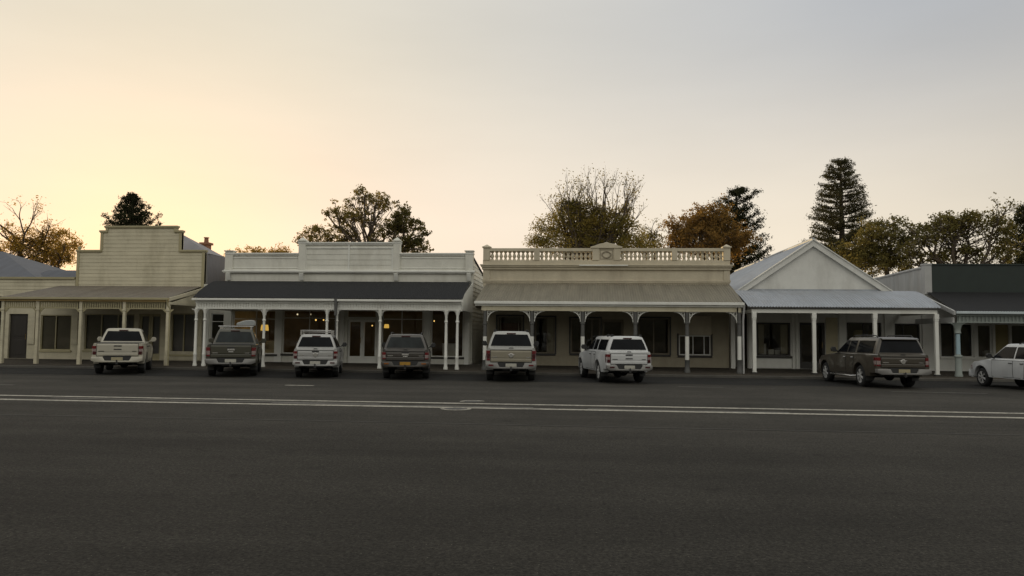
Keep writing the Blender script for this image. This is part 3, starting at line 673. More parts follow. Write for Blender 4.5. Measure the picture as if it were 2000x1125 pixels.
# balustrade
mb = MB(); piers = [(944, 957), (1043, 1054), (1157, 1170), (1199, 1212), (1312, 1323), (1413, 1426)]
mb.box(XL, XR, YW-.04, YW+.24, zBase+.001, zBl)
for a, c in ((957, 1043), (1054, 1157), (1212, 1312), (1323, 1413)):
    xa, xb = PX(a, YW, 490), PX(c, YW, 490); mb.box(xa, xb, YW-.07, YW+.27, zRb, zR); 
bal = mb.build('balustrade', STONE, b3, bevel=.012)
for i, (a, c) in enumerate(piers):
    xa, xb = PX(a, YW, 500), PX(c, YW, 500); mb = MB(); mb.box(xa, xb, YW-.075, YW+.275, zBl+.001, zR+(.02 if i in (0, 5) else 0))
    if i in (0, 5): 
        mb.box(xa-.05, xb+.05, YW-.125, YW+.325, zR+.02, zR+.08)
        mb.add([(xa-.02, YW-.1, zR+.08), (xb+.02, YW-.1, zR+.08), (xb+.02, YW+.3, zR+.08), (xa-.02, YW+.3, zR+.08), ((xa+xb)/2, YW+.1, zR+.2)], [(0,1,4), (1,2,4), (2,3,4), (3,0,4), (3,2,1,0)])
    mb.build('pier', STONE, bal, bevel=.012)
hB = zRb-zBl; r = .095
bprof = [(r*.9, 0), (r*.9, hB*.1), (r*.5, hB*.16), (r*.62, hB*.28), (r*1.0, hB*.42), (r*.95, hB*.5), (r*.6, hB*.68), (r*.42, hB*.82), (r*.75, hB*.86), (r*.9, hB*.9), (r*.9, hB)]
proto = None
for a, c, n in ((957, 1043, 10), (1054, 1157, 12), (1212, 1312, 12), (1323, 1413, 10)):
    xa, xb = PX(a, YW, 500), PX(c, YW, 500)
    for i in range(n):
        x = xa+(i+.5)*(xb-xa)/n
        if proto is None:
            mb = MB(); mb.lathe((b3.location.x, b3.location.y, 0), bprof, 10); proto = mb.build('baluster', STONE, bal, smooth=50); o = proto
        else:
            o = proto.copy(); COL.objects.link(o); o.parent = bal
        o.location = (x-b3.location.x, .1, zBl)
# pediment: panel with a lozenge boss and a curved, pointed top
xa, xb = PX(1157, YW, 490), PX(1212, YW, 490); xm = (xa+xb)/2; zp = PZ(1184, 473, YW)
mb = MB(); mb.box(PX(1170, YW, 500), PX(1199, YW, 500), YW-.03, YW+.23, zBl+.001, zR)
w = xb-xa; top = [(xa-.08, zR), (xa-.08, zR+.07), (xa+.1, zR+.11), (xa+w*.24, zR+.2), (xa+w*.38, zp-.06), (xm, zp), (xb-w*.38, zp-.06), (xb-w*.24, zR+.2), (xb-.1, zR+.11), (xb+.08, zR+.07), (xb+.08, zR)]
mb.prism(top, YW-.12, YW+.3)
top2 = [(xa+.12, zR+.02), (xa+w*.3, zR+.12), (xm, zp-.1), (xb-w*.3, zR+.12), (xb-.12, zR+.02)]
pd = mb.build('pediment', STONE, b3, bevel=.015)
mb = MB(); zc = (zBl+zR)/2-.02
for s_ in (.17,):
    pts = [(xm+(.2 if k % 2 == 0 else .0)*math.cos(k*math.pi/2) if False else xm+.21*math.copysign(abs(math.cos(k*math.pi/8))**1.2, math.cos(k*math.pi/8)), YW-.05, zc+.15*math.copysign(abs(math.sin(k*math.pi/8))**1.2, math.sin(k*math.pi/8))) for k in range(17)]
    mb.tube(pts, .03, 6)
for q0, q1, q2, q3 in ((xm-.27, xm+.27, zBl+.05, zBl+.075), (xm-.27, xm+.27, zR-.09, zR-.065), (xm-.29, xm-.265, zBl+.05, zR-.065), (xm+.265, xm+.29, zBl+.05, zR-.065)): mb.box(q0, q1, YW-.045, YW-.02, q2, q3)
mb.build('emblem', mat('stucco_worn', (0.27, 0.235, 0.175), 0.9, var=.1), pd)
# shopfront
X0, X1 = PX(948, YW, 650), PX(1424, YW, 650)
Wd = dict(w1=rect(972, 618, 1020, 690), w2=rect(1045, 620, 1083, 690), w3=rect(1115, 622, 1172, 690), d=rect(1176, 624, 1218, 715), w4=rect(1247, 622, 1307, 692), w5=rect(1326, 655, 1388, 694))
r_ = Wd['d']; Wd['d'] = (r_[0], r_[1], FZ, r_[3])
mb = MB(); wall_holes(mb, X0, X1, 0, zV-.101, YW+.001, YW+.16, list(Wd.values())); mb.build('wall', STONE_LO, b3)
for kx, ml, tr in (('w1', (.12, .85), ()), ('w2', (.62,), ()), ('w3', (.72,), ()), ('w4', (.5,), ()), ('w5', (.45, .8), ())):
    window(b3, Wd[kx], mat('brown_frame', (.20, .17, .12), .6) if kx != 'w5' else WHITE_TRIM, mull=ml, trans=tr, sill=DARKTRIM, fw=.05)
    x0_, x1_, z0_, z1_ = Wd[kx]; mb = MB()
    for xx in (x0_-.085, x1_+.012): mb.box(xx, xx+.073, YW-.03, YW-.001, z0_-.02, z1_+.08)
    mb.box(x0_-.09, x1_+.09, YW-.034, YW-.001, z1_+.01, z1_+.08) if kx != 'w5' else None
    pieces(mb, 'architrave', DARKTRIM, b3)
door(b3, Wd['d'], MATS['brown_frame'], leaves=1)
r_ = rect(1340, 617, 1389, 654); mb = MB(); mb.box(r_[0], r_[1], YW-.06, YW-.002, r_[2]+.0, r_[3]); mb.build('hoarding_panel', STONE, b3, bevel=.01)
mb = MB()
for a, c in ((1029, 1036), (1090, 1108), (1310, 1319)): 
    x0_, x1_ = PX(a, YW, 650), PX(c, YW, 650); mb.box(x0_, x1_, YW-.02, YW-.002, FZ, zV-.3)
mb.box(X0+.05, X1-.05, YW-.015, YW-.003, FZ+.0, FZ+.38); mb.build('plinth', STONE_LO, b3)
r_ = Wd['w2']; mb = MB(); mb.box(r_[0]+(r_[1]-r_[0])*.64, r_[1]-.06, YW+.13, YW+.15, r_[2]+.06, r_[3]-.05); pieces(mb, 'window_blind', CURTAIN, b3)
r_ = Wd['w1']; mb = MB(); mb.box(r_[0]+.06, r_[1]-.06, YW+.2, YW+.22, r_[2]+.06, r_[3]-.3); pieces(mb, 'window_blind', mat('red_drape', (.085, .014, .006), .9, var=.3, stretch=(12, 1, .4)), b3)
interior(b3, X0, X1, 3.3)
mb = MB()
for a, c in ((1428, 1436), (1440, 1446)): mb.box(PX(a, YW-.3, 650), PX(c, YW-.3, 650), YW-.3, YW-.1, .15, 3.4)
pieces(mb, 'corner_pilaster', WHITE_TRIM, b3)
# veranda
ex0, ex1 = PX(929, YE, 592), PX(1451, YE, 592); ze = PZ(1190, 589.5, YE); ztp = PZ(1190, 555, YW)
mb = MB(); iron(mb, ex0, ex1, PX(951, YW, 555), PX(1424, YW, 555), ze, ztp, YE-.03, YW-.002, lambda t: 1-(1-t)**1.12, pitch=.11, amp=.016); mb.build('veranda_roof', ROOF_STONE, b3, smooth=50)
for s_, xw, sg in ((ex0, PX(951, YW, 555), 1), (ex1, PX(1424, YW, 555), -1)):
    mb = MB(); mb.add([(s_, YE-.03, ze-.02), (xw, YW-.01, ztp-.02), (xw, YW-.01, ze-.3), (s_, YE-.03, ze-.3)], [(0,1,2,3)]); mb.build('veranda_end', STONE_LO, b3, fix=False)
mb = MB(); mb.box(ex0-.04, ex1+.04, YE-.15, YE-.03, ze-.12, ze-.0); mb.box(ex0-.02, ex1+.02, YE-.05, YE-.002, ze-.2, ze-.1); mb.build('gutter', WHITE_TRIM, b3, bevel=.015)
zf = PZ(1190, 608, YP)
mb = MB(); mb.box(ex0+.25, ex1-.25, YP-.06, YP+.06, zf, ze-.1)
for q in (947, 1039, 1138, 1241, 1342, 1444): x = PX(q, YP, 605); mb.box(x-.06, x+.06, YP-.078, YP-.061, zf-.01, ze-.22)
mb.box(ex0+.3, ex1-.3, YP-.07, YP-.06, zf, zf+.05); mb.build('fascia', CREAM, b3)
for i, q in enumerate((947, 1039, 1138, 1241, 1342, 1444)):
    x = PX(q, YP, 660); mb = MB()
    zm0, zm1 = PZ(q, 703, YP), PZ(q, 657, YP)
    mb.lathe((x, YP, .1), [(.125, 0), (.125, .12), (.105, .16), (.1, zm0-.12), (.115, zm0-.1), (.072, zm0-.099), (.072, zm1-.101), (.085, zm1-.1), (.08, zm1+.4), (.1, zm1+.42), (.1, zm1+.48), (.075, zm1+.5), (.075, zf-.1)], 12)
    po = mb.build('veranda_post', POSTDARK, b3, smooth=40)
    mb = MB(); mb.lathe((x, YP, zm0-.001), [(.083, 0), (.083, zm1-zm0)], 12); mb.build('painted_band', WHITE_TRIM, po, smooth=40)
    for sg in ((1,) if i == 0 else (-1,) if i == 5 else (-1, 1)): mb = MB(); bracket(mb, x+sg*.085, YP, zf, .45, sg, .017); mb.build('bracket', WHITE_TRIM, po)
mb = MB(); x = PX(1453, YP, 660); mb.tube([(x, YE-.05, ze-.1), (x-.03, YP, zf-.4), (x-.02, YP, .12)], .04, 8); mb.build('downpipe', GREYP, b3)
shell(b3, XL+.03, XR-.03, zC0-.3, YW+.3, YW+14, STONE)
mb = MB(); mb.add([(XL+.1, YW+.3, zC1), (XR-.1, YW+.3, zC1), (XR-.1, YW+14, 3.6), (XL+.1, YW+14, 3.6)], [(0,1,2,3)]); mb.build('roof', ROOF_GALV, b3, fix=False)

# ================================================================== white gabled shop
b4 = tag(empty('gabled_shop', (PX(1590, YW, 560), YW, 0)), 'white shop with a plain triangular gable and pale galvanised veranda roof', 'building')
ax, az = P(1587, 470, YW); lx, lz = P(1441, 568, YW); rx, rz = P(1736, 567, YW); zE = (lz+rz)/2
lx, rx = ax-(rx-lx)/2, ax+(rx-lx)/2
mb = MB(); mb.prism([(lx+.05, zE-.35), (rx-.05, zE-.35), (rx-.05, zE), (ax, az-.06), (lx+.05, zE)], YW+.02, YW+.2); mb.build('gable', GABLE, b4)
mb = MB(); tk = .3
def barge(x0, z0, x1, z1, off, d, y0, y1, mb):
    mb.prism([(x0, z0-off), (x1, z1-off), (x1, z1-off-d), (x0, z0-off-d)], y0, y1)
sl = (az-zE)/(ax-lx)
for sg, xe in ((1, lx), (-1, rx)):
    barge(xe-sg*.15, zE-.15*sl, ax, az, 0, .27, YW-.14, YW-.04, mb); barge(xe-sg*.2, zE-.2*sl, ax, az, -.055, .05, YW-.2, YW+.0, mb)
mb.build('bargeboard', GABLE, b4)
mb = MB()
barge(PX(1463, YW, 560), PZ(1463, 561, YW), PX(1528, YW, 520), PZ(1528, 518.5, YW), .0, .085, YW+.004, YW+.03, mb); mb.build('shadow_gap', DARKTRIM, b4)
mb = MB(); yb = YW+17.5
for sg, xe in ((1, lx-.15), (-1, rx+.15)):
    zE2 = zE-.15*sl
    n = 130; rows = []
    for j in range(2):
        row = []
        for i in range(n*4+1):
            y = YW-.04+(yb-YW+.04)*i/(n*4); a_ = .015*math.sin(i*math.pi/2)
            row.append((xe if j == 0 else ax, y, (zE2 if j == 0 else az)+.05+a_))
        rows.append(row)
    mb.grid(rows)
mb.tube([(ax, YW-.15, az+.06), (ax, yb, az+.06)], .07, 6)
mb.build('roof', ROOF_GALV, b4, fix=False)
mb = MB(); mb.prism([(lx+.05, 0), (rx-.05, 0), (rx-.05, zE), (ax, az-.05), (lx+.05, zE)], yb-.2, yb-.05)
mb.box(lx+.05, lx+.17, YW+.2, yb-.2, 0, zE-.02); mb.box(rx-.17, rx-.05, YW+.2, yb-.2, 0, zE-.02); mb.build('side_wall', GABLE, b4)
X0, X1 = PX(1460, YW, 650), PX(1800, YW, 650)
Wd = dict(w1=rect(1478, 630, 1544, 695), d=rect(1562, 630, 1612, 720), w2=rect(1654, 630, 1722, 697), w3=rect(1748, 632, 1797, 700))
r_ = Wd['d']; Wd['d'] = (r_[0], r_[1], FZ, r_[3])
mb = MB(); wall_holes(mb, X0, X1, 0, zE-.351, YW+.001, YW+.16, list(Wd.values())); mb.build('wall', GABLE, b4)
for kx, ml, sl_ in (('w1', (), DARKTRIM), ('w2', (.5,), DARKTRIM), ('w3', (.35,), DARKTRIM)): window(b4, Wd[kx], DARKTRIM, mull=ml, sill=sl_, fw=.06)
door(b4, Wd['d'], DARKTRIM, leaves=1)
mb = MB()
for a, c in ((1469, 1545), (1654, 1722), (1748, 1797)):
    r_ = rect(a, 701, c, 719); mb.box(r_[0], r_[1], YW-.035, YW-.002, r_[2], r_[3])
pieces(mb, 'stall_riser', WHITE_TRIM, b4, bevel=.006)
mb = MB()
for a, c in ((1462, 1470), (1547, 1558), (1638, 1651), (1727, 1744)): mb.box(PX(a, YW, 650), PX(c, YW, 650), YW-.06, YW-.003, FZ-.02, 2.9)
pieces(mb, 'shopfront_pilaster', WHITE_TRIM, b4, bevel=.01)
mb = MB(); mb.box(PX(1613, YW, 660), PX(1636, YW, 660), YW-.02, YW-.004, FZ+.1, 2.55); mb.build('notice_panel', mat('cream_board', (.50, .45, .30), .7), b4)
mb = MB(); x = PX(1556, YW-.1, 660); mb.tube([(x, YW-.12, 3.0), (x, YW-.12, .25)], .05, 8); mb.build('downpipe', WHITE_TRIM, b4)
r_ = Wd['w1']; mb = MB()
for q0, q1 in ((.08, .24), (.74, .94)): mb.box(r_[0]+(r_[1]-r_[0])*q0, r_[0]+(r_[1]-r_[0])*q1, YW+.2, YW+.22, r_[2]+.1, r_[3]-.1)
pieces(mb, 'curtain', CURTAIN, b4)
interior(b4, X0, X1, 3.1)
ex0, ex1 = PX(1461, YE, 600), PX(1837, YE, 600); ze = PZ(1640, 600, YE); ztp = PZ(1587, 568, YW)
mb = MB(); iron(mb, ex0, ex1, PX(1440, YW, 568)-.3, PX(1782, YW, 570), ze, ztp, YE-.06, YW-.002, lambda t: 1-(1-t)**1.45, pitch=.12, amp=.018, rows=10); mb.build('veranda_roof', ROOF_GALV, b4, smooth=50)
mb = MB(); mb.box(PX(1440, YW, 568)+.1, PX(1735, YW, 568), YW-.05, YW+.018, ztp+.0, ztp+.07); mb.build('flashing', ROOF_GALV, b4)
mb = MB(); mb.box(ex0+.02, ex1-.02, YE-.06, YE+.01, ze-.075, ze-.02); mb.build('gutter', DARKTRIM, b4, bevel=.012)
zf = PZ(1640, 612, YP)
mb = MB(); mb.box(ex0+.15, ex1-.12, YP-.06, YP+.06, zf, ze-.09); mb.build('fascia', WHITE_TRIM, b4)
for sx in (ex0+.2, ex1-.17):
    mb = MB(); mb.box(sx-.03, sx+.03, YP+.061, YW-.06, zf, ze-.1); mb.build('end_beam', WHITE_TRIM, b4)
for q in (1473, 1590, 1709, 1829):
    x = PX(q, YP, 660); mb = MB(); mb.box(x-.07, x+.07, YP-.07, YP+.07, .22, zf-.3); mb.box(x-.09, x+.09, YP-.09, YP+.09, zf-.22, zf-.001); mb.box(x-.08, x+.08, YP-.08, YP+.08, zf-.3, zf-.22)
    mb.box(x-.085, x+.085, YP-.085, YP+.085, .19, .22)
    po = mb.build('veranda_post', WHITE_TRIM, b4, bevel=.015)
    mb = MB(); mb.box(x-.12, x+.12, YP-.12, YP+.12, .09, .19); mb.build('post_shoe', DARKTRIM, po)

# ================================================================== dark green shop at the right
b5 = tag(empty('green_shop', (PX(1810, YW, 560)+4, YW, 0)), 'dark green parapet shop with slate veranda roof at the right edge', 'building')
XL = PX(1805, YW, 545); XR = XL+13; zT, zB = PZ(1850, 517.5, YW), PZ(1850, 571, YW)
gx = PX(1819, YW, 545)
mb = MB(); mb.box(gx+.002, XR, YW-.02, YW+.25, zB-.1, zT); mb.build('parapet', DGREEN, b5)
mb = MB(); mb.box(gx, XR+.03, YW-.07, YW+.28, zT, zT+.05); mb.build('coping', DGREEN, b5)
mb = MB(); mb.box(XL, gx, YW-.06, YW+.28, zB-.1, zT-.01); mb.box(XL-.03, gx+.001, YW-.09, YW+.31, zT-.01, zT+.06); mb.build('end_pier', GREYP, b5, bevel=.012)
mb = MB(); rows = [[], []]
for i in range(360):
    y = YW+.28+i*.03; a = .018*math.sin(i*math.pi/2)
    rows[0].append((XL+.03+a, y, 0)); rows[1].append((XL+.03+a, y, zT-.12-.018*(y-YW)))
mb.grid(rows); mb.box(XL+.06, XL+.12, YW+.28, YW+11, 0, zT-.4); mb.box(XL+.12, XR-.1, YW+10.8, YW+11, 0, zT-.5)
mb.build('side_wall', WALL_IRON, b5, fix=False)
mb = MB(); mb.tube([(XL+.03, YW+.3, zT-.1), (XL+.03, YW+11, zT-.3)], .06, 6); mb.build('ridge_cap', WALL_IRON, b5)
mb = MB(); mb.add([(XL+.04, YW+.28, zT-.2), (XR, YW+.28, zT-.2), (XR, YW+11, zT-.4), (XL+.04, YW+11, zT-.4)], [(0,1,2,3)]); mb.build('roof', ROOF_GALV, b5, fix=False)
X0, X1 = PX(1802, YW, 660), XR
Wd = dict(w0=rect(1838, 632, 1864, 696), w1=rect(1871, 632, 1901, 698), w2=rect(1909, 634, 1937, 699), d=rect(1944, 634, 1972, 720), w3=rect(1975, 634, 2040, 698))
r_ = Wd['d']; Wd['d'] = (r_[0], r_[1], FZ, r_[3])
mb = MB(); wall_holes(mb, X0, X1, 0, zB-.101, YW+.001, YW+.16, list(Wd.values())); mb.build('wall', GABLE, b5)
for kx in ('w0', 'w1', 'w2', 'w3'): window(b5, Wd[kx], WHITE_TRIM if kx != 'w0' else DARKTRIM, mull=(.5,) if kx == 'w3' else (), sill=WHITE_TRIM, fw=.05)
door(b5, Wd['d'], mat('ochre_door', (.30, .25, .11), .6), leaves=1, solid=True)
mb = MB()
for a, c in ((1832, 1905), (1907, 1942), (1976, 2040)): r_ = rect(a, 703, c, 727); mb.box(r_[0], r_[1], YW-.03, YW-.002, r_[2], r_[3])
pieces(mb, 'stall_riser', WHITE_TRIM, b5)
mb = MB()
for a, c in ((1864.5, 1870.5), (1901.5, 1908.5), (1938, 1943)): mb.box(PX(a, YW, 660), PX(c, YW, 660), YW-.05, YW-.003, FZ, 2.9)
pieces(mb, 'shopfront_pilaster', WHITE_TRIM, b5)
interior(b5, X0, X1, 3.1)
ex0, ex1 = PX(1872, YE, 608), XR; ze = PZ(1935, 608, YE); ztp = PZ(1900, 571, YW)
mb = MB(); iron(mb, ex0-.15, ex1, PX(1810, YW, 571), ex1, ze, ztp, YE-.05, YW-.022, amp=.008); mb.build('veranda_roof', ROOF_DARK, b5, smooth=50)
mb = MB(); mb.box(ex0-.12, ex1, YE-.16, YE-.05, ze-.11, ze-.01); mb.build('gutter', mat('pale_blue_gutter', (.50, .56, .58), .45), b5, bevel=.015)
zf = PZ(1935, 631, YP); mb = MB(); mb.box(ex0-.05, ex1, YP-.05, YP+.05, ze-.2, ze-.05); mb.box(ex0-.05, ex1, YP-.04, YP+.04, zf, zf+.05)
n = 90
for i in range(n):
    x = ex0+(i+.5)*(ex1-ex0)/n; mb.box(x-.035, x+.035, YP-.012, YP+.012, zf+.05, ze-.2)
mb.box(ex0, ex1, YP+.02, YP+.035, zf+.05, ze-.2); mb.build('frieze', GREENGREY, b5)
mb = MB(); mb.prism([(YE-.05, ze-.16), (YE-.05, ze-.0), (YW-.05, ztp+.02), (YW-.05, ztp-.16)], ex0-.2, ex0-.12, 'x'); mb.box(ex0-.2, ex0-.12, YP, YW-.06, zf, zf+.22); mb.build('end_bargeboard', GREYP, b5)
for q in (1871, 2075):
    x = PX(q, YP, 670); mb = MB(); mb.lathe((x, YP, .1), [(.15, 0), (.15, .1), (.13, .14), (.12, .78), (.16, .8), (.16, .86), (.1, .9), (.1, .92)], 12); mb.lathe((x, YP, zf-.45), [(.085, 0), (.13, .03), (.11, .1), (.11, .2), (.17, .4), (.2, .45)], 12)
    po = mb.build('veranda_post', GREENGREY, b5, smooth=40)
    mb = MB(); mb.lathe((x, YP, 1.0), [(.088, 0), (.08, zf-1.45)], 12); mb.build('painted_shaft', BLUEPOST, po, smooth=40)
    for sg in (-1, 1): mb = MB(); bracket(mb, x+sg*.1, YP, zf, .24, sg, .022); mb.build('bracket', GREENGREY, po)

# ------------------------------------------------------------------ things inside the shops
def pendant(px, py, Y, m, r, label, drop=.5, kind='ball'):
    x, z = P(px, py, Y); ztop = 3.29
    t = tag(empty('pendant_lamp', (x, Y, ztop)), label, 'lamp', 'lit lamps hanging in the white shop')
    mb = MB(); mb.tube([(x, Y, ztop), (x, Y, z+r)], .006, 5); mb.lathe((x, Y, ztop-.03), [(.04, 0), (.04, .03)], 8); mb.build('flex', DARKTRIM, t)
    mb = MB()
    if kind == 'ball': mb.lathe((x, Y, z), [(.01, -r), (r*.7, -r*.7), (r, 0), (r*.7, r*.7), (.01, r)], 10)
    else: mb.lathe((x, Y, z), [(r, -r*.75), (r*.95, 0), (r*.8, r*.75)], 14)
    mb.build('lamp_shade', m, t, smooth=60)
    if kind == 'drum':                      # the lamp's own light
        ld = bpy.data.lights.new('lamp_light', 'POINT'); ld.energy = 6; ld.color = (1.0, .55, .18); ld.shadow_soft_size = .1
        lo = bpy.data.objects.new('lamp_light', ld); COL.objects.link(lo); lo.parent = t; lo.location = (0, 0, z-r*1.3-ztop)
pendant(517, 640, 38.2, SHADE, .2, 'yellow lit drum lampshade hanging behind a white veranda post', kind='drum')
pendant(617, 625, 38.6, BULB, .045, 'tiny warm bulb left of a pair in the wide window of the white shop')
pendant(632, 625, 38.6, BULB, .038, 'tiny warm bulb right of a pair in the wide window of the white shop')
pendant(755, 637, 38.0, SHADE, .13, 'small amber lit lamp in the window right of the double doors', kind='drum')
pendant(727, 636, 38.4, BULB, .035, 'small amber lamp seen through the double glass doors')
pendant(848, 627, 38.4, BULB, .035, 'warm lamp in the right-hand end window of the white shop')
pendant(606, 614, 39.2, BULBW, .05, 'pale bulb near the ceiling above the warm pair of bulbs')
pendant(581, 614, 39.2, BULBW, .045, 'pale bulb near the ceiling at the left of the wide window')
def solid(name, parts, m, label, cat, group=None, bevel=.01):
    mb = MB()
    for p in parts: mb.box(*p)
    xs = [c for p in parts for c in p[:2]]; ys = [c for p in parts for c in p[2:4]]; z0 = min(p[4] for p in parts)
    t = tag(empty(name, (sum(xs)/len(xs), sum(ys)/len(ys), z0)), label, cat, group)
    ORG[t.name] = Vector(t.location); return t, mb
def thing1(name, parts, m, label, cat, group=None, bevel=.01):
    # a thing that is one mesh with its origin at its base
    mb = MB()
    for p in parts: mb.box(*p)
    c = np.array(mb.v); o = Vector(((c[:,0].min()+c[:,0].max())/2, (c[:,1].min()+c[:,1].max())/2, c[:,2].min()))
    mb.v = [tuple(Vector(v)-o) for v in mb.v]; ob = mb.build(name, m, bevel=bevel); ob.location = o
    return tag(ob, label, cat, group)
r_ = rect(865, 672, 890, 692, YW+.5)
thing1('display_box', [(r_[0], r_[1], YW+.4, YW+.75, r_[2]-.1, r_[3]), (r_[0]-.03, r_[1]+.03, YW+.37, YW+.78, r_[3], r_[3]+.03)], BOXWHITE, 'square white box in the end window of the white shop', 'box')
r_ = rect(521, 666, 540, 684, YW+1)
thing1('armchair', [(r_[0]-.25, r_[1], YW+.9, YW+1.7, .25, r_[2]+.05), (r_[0]-.25, r_[1], YW+1.5, YW+1.75, r_[2]+.05, r_[3]), (r_[0]-.3, r_[0]-.15, YW+.9, YW+1.7, .3, r_[3]-.15), (r_[1]-.1, r_[1]+.05, YW+.9, YW+1.7, .3, r_[3]-.15)], mat('cream_cloth', (.66, .58, .38), .9), 'cream armchair in the white shop window under the yellow lampshade', 'armchair', bevel=.05)
r_ = rect(336, 668, 347, 684, YW+.5)
thing1('display_box', [(r_[0], r_[1]+.05, YW+.35, YW+.7, r_[2]-.12, r_[3])], BOXWHITE, 'taller, left one of two pale boxes in the right end window of the cream shop', 'box', 'boxes in the cream shop window')
thing1('display_box', [(r_[1]+.1, r_[1]+.36, YW+.35, YW+.65, r_[2]-.12, r_[3]-.03)], BOXWHITE, 'lower, right one of two pale boxes in the right end window of the cream shop', 'box', 'boxes in the cream shop window')
r_ = rect(363, 672, 369, 684, YW+.5)
thing1('display_bottle', [(r_[0], r_[1], YW+.4, YW+.55, r_[2]-.12, r_[3]), (r_[0]+.03, r_[1]-.03, YW+.44, YW+.51, r_[3], r_[3]+.12)], BOXWHITE, 'slim white bottle beside the pale boxes in the cream shop window', 'bottle')
x0_, z0_ = P(1483, 693, YW+.6)
for i, (dx, w_, h_, lb) in enumerate(((0.0, .28, .52, 'tallest pale card standing at the left in the gabled shop window'), (.38, .24, .26, 'small pale box second from left in the gabled shop window'),
                                     (.68, .22, .24, 'small pale box in the middle of the gabled shop window'), (.95, .2, .25, 'small pale box right of the middle in the gabled shop window'))):
    thing1('display_card', [(x0_+dx, x0_+dx+w_, YW+.45, YW+.6, z0_-.05, z0_+h_), (x0_+dx+.03, x0_+dx+w_-.03, YW+.6, YW+.68, z0_-.05, z0_+.1)], BOXWHITE, lb, 'display card', 'cards in the gabled shop window')
thing1('display_shelf', [(x0_-.15, x0_+1.35, YW+.3, YW+.8, z0_-.1, z0_-.055), (x0_-.1, x0_-.05, YW+.35, YW+.75, .2, z0_-.1), (x0_+1.2, x0_+1.25, YW+.35, YW+.75, .2, z0_-.1)], DARKTRIM, 'dark low shelf under the pale cards in the gabled shop window', 'shelf')
for q, lb in ((1677, 'left one of two rounded cream lampshades in the gabled shop'), (1706, 'right one of two rounded cream lampshades in the gabled shop')):
    x, z = P(q, 655, YW+1.2); mb = MB(); t = tag(empty('table_lamp', (x, YW+1.2, .2)), lb, 'lamp', 'unlit lamps in the gabled shop')
    mb.lathe((x, YW+1.2, z-.3), [(.3, 0), (.29, .2), (.22, .45), (.15, .55)], 14); mb.build('lamp_shade', mat('cream_shade', (.52, .46, .22), .9), t, smooth=50)
    mb = MB(); mb.lathe((x, YW+1.2, .2), [(.18, 0), (.18, .03), (.025, .06), (.025, z-.52), (.05, z-.5)], 10); mb.build('stand', DARKTRIM, t)
x, z = P(1930, 693, YW+.4)
thing1('display_box', [(x-.2, x+.14, YW+.3, YW+.5, z-.12, z+.15), (x-.12, x+.06, YW+.32, YW+.48, z+.15, z+.2)], BOXWHITE, 'small pale box in the window of the dark green shop', 'box')
#CARS#
# ------------------------------------------------------------------ parked utes and wagons
TYRE = mat('tyre_rubber', (0.014, 0.014, 0.014), 0.85, var=0.2)
RIM = mat('alloy_rim', (0.46, 0.46, 0.45), 0.4, metal=0.25, var=0.1)
RIMDARK = mat('dark_rim', (0.10, 0.10, 0.10), 0.45, metal=0.5, var=0.1)
UNDER = mat('underbody', (0.008, 0.008, 0.008), 0.9, var=0.3)
PLASTIC = mat('black_plastic', (0.022, 0.022, 0.022), 0.6, var=0.15)
CHROME = mat('chrome', (0.55, 0.54, 0.52), 0.25, metal=0.85, var=0.08)
CARGLASS = mat('car_glass', (0.007, 0.008, 0.010), 0.07, var=0.4, vscale=2, spec=0.09)
REDLENS = mat('red_lens', (0.125, 0.008, 0.010), 0.2, var=0.12, vscale=9, coat=0.6)
REDDARK = mat('dark_red_lens', (0.05, 0.004, 0.006), 0.22, var=0.12, coat=0.5)
CLEARLENS = mat('clear_lens', (0.26, 0.20, 0.19), 0.25, var=0.25, vscale=14, coat=0.6)
AMBER = mat('amber_lens', (0.24, 0.08, 0.012), 0.25, var=0.12, coat=0.5)
GAP = mat('panel_gap', (0.006, 0.006, 0.006), 0.9, var=0.1)
PLATE_W = mat('pale_plate', (0.40, 0.39, 0.34), 0.6, var=0.2, vscale=22, dirt=((0.30, 0.28, 0.22), 0.7))
PLATE_T = mat('cream_plate', (0.33, 0.29, 0.18), 0.6, var=0.14, vscale=22, dirt=((0.30, 0.25, 0.16), 0.7))
PLATE_Y = mat('yellow_plate', (0.34, 0.185, 0.02), 0.6, var=0.2, vscale=18, dirt=((0.36, 0.18, 0.03), 0.6))
BUMPSILVER = mat('silver_bumper', (0.22, 0.215, 0.205), 0.35, metal=0.4, var=0.1)
def paint(name, c, metal=0.15): return mat(name, c, 0.38, metal=metal, var=0.05, vscale=2.5, coat=0.55, dirt=(tuple(v*.72 for v in c), 0.35))
def lerp(a, b, t): return a+(b-a)*t
def ss(a, b, x): t = max(0, min(1, (x-a)/(b-a))); return t*t*(3-2*t)

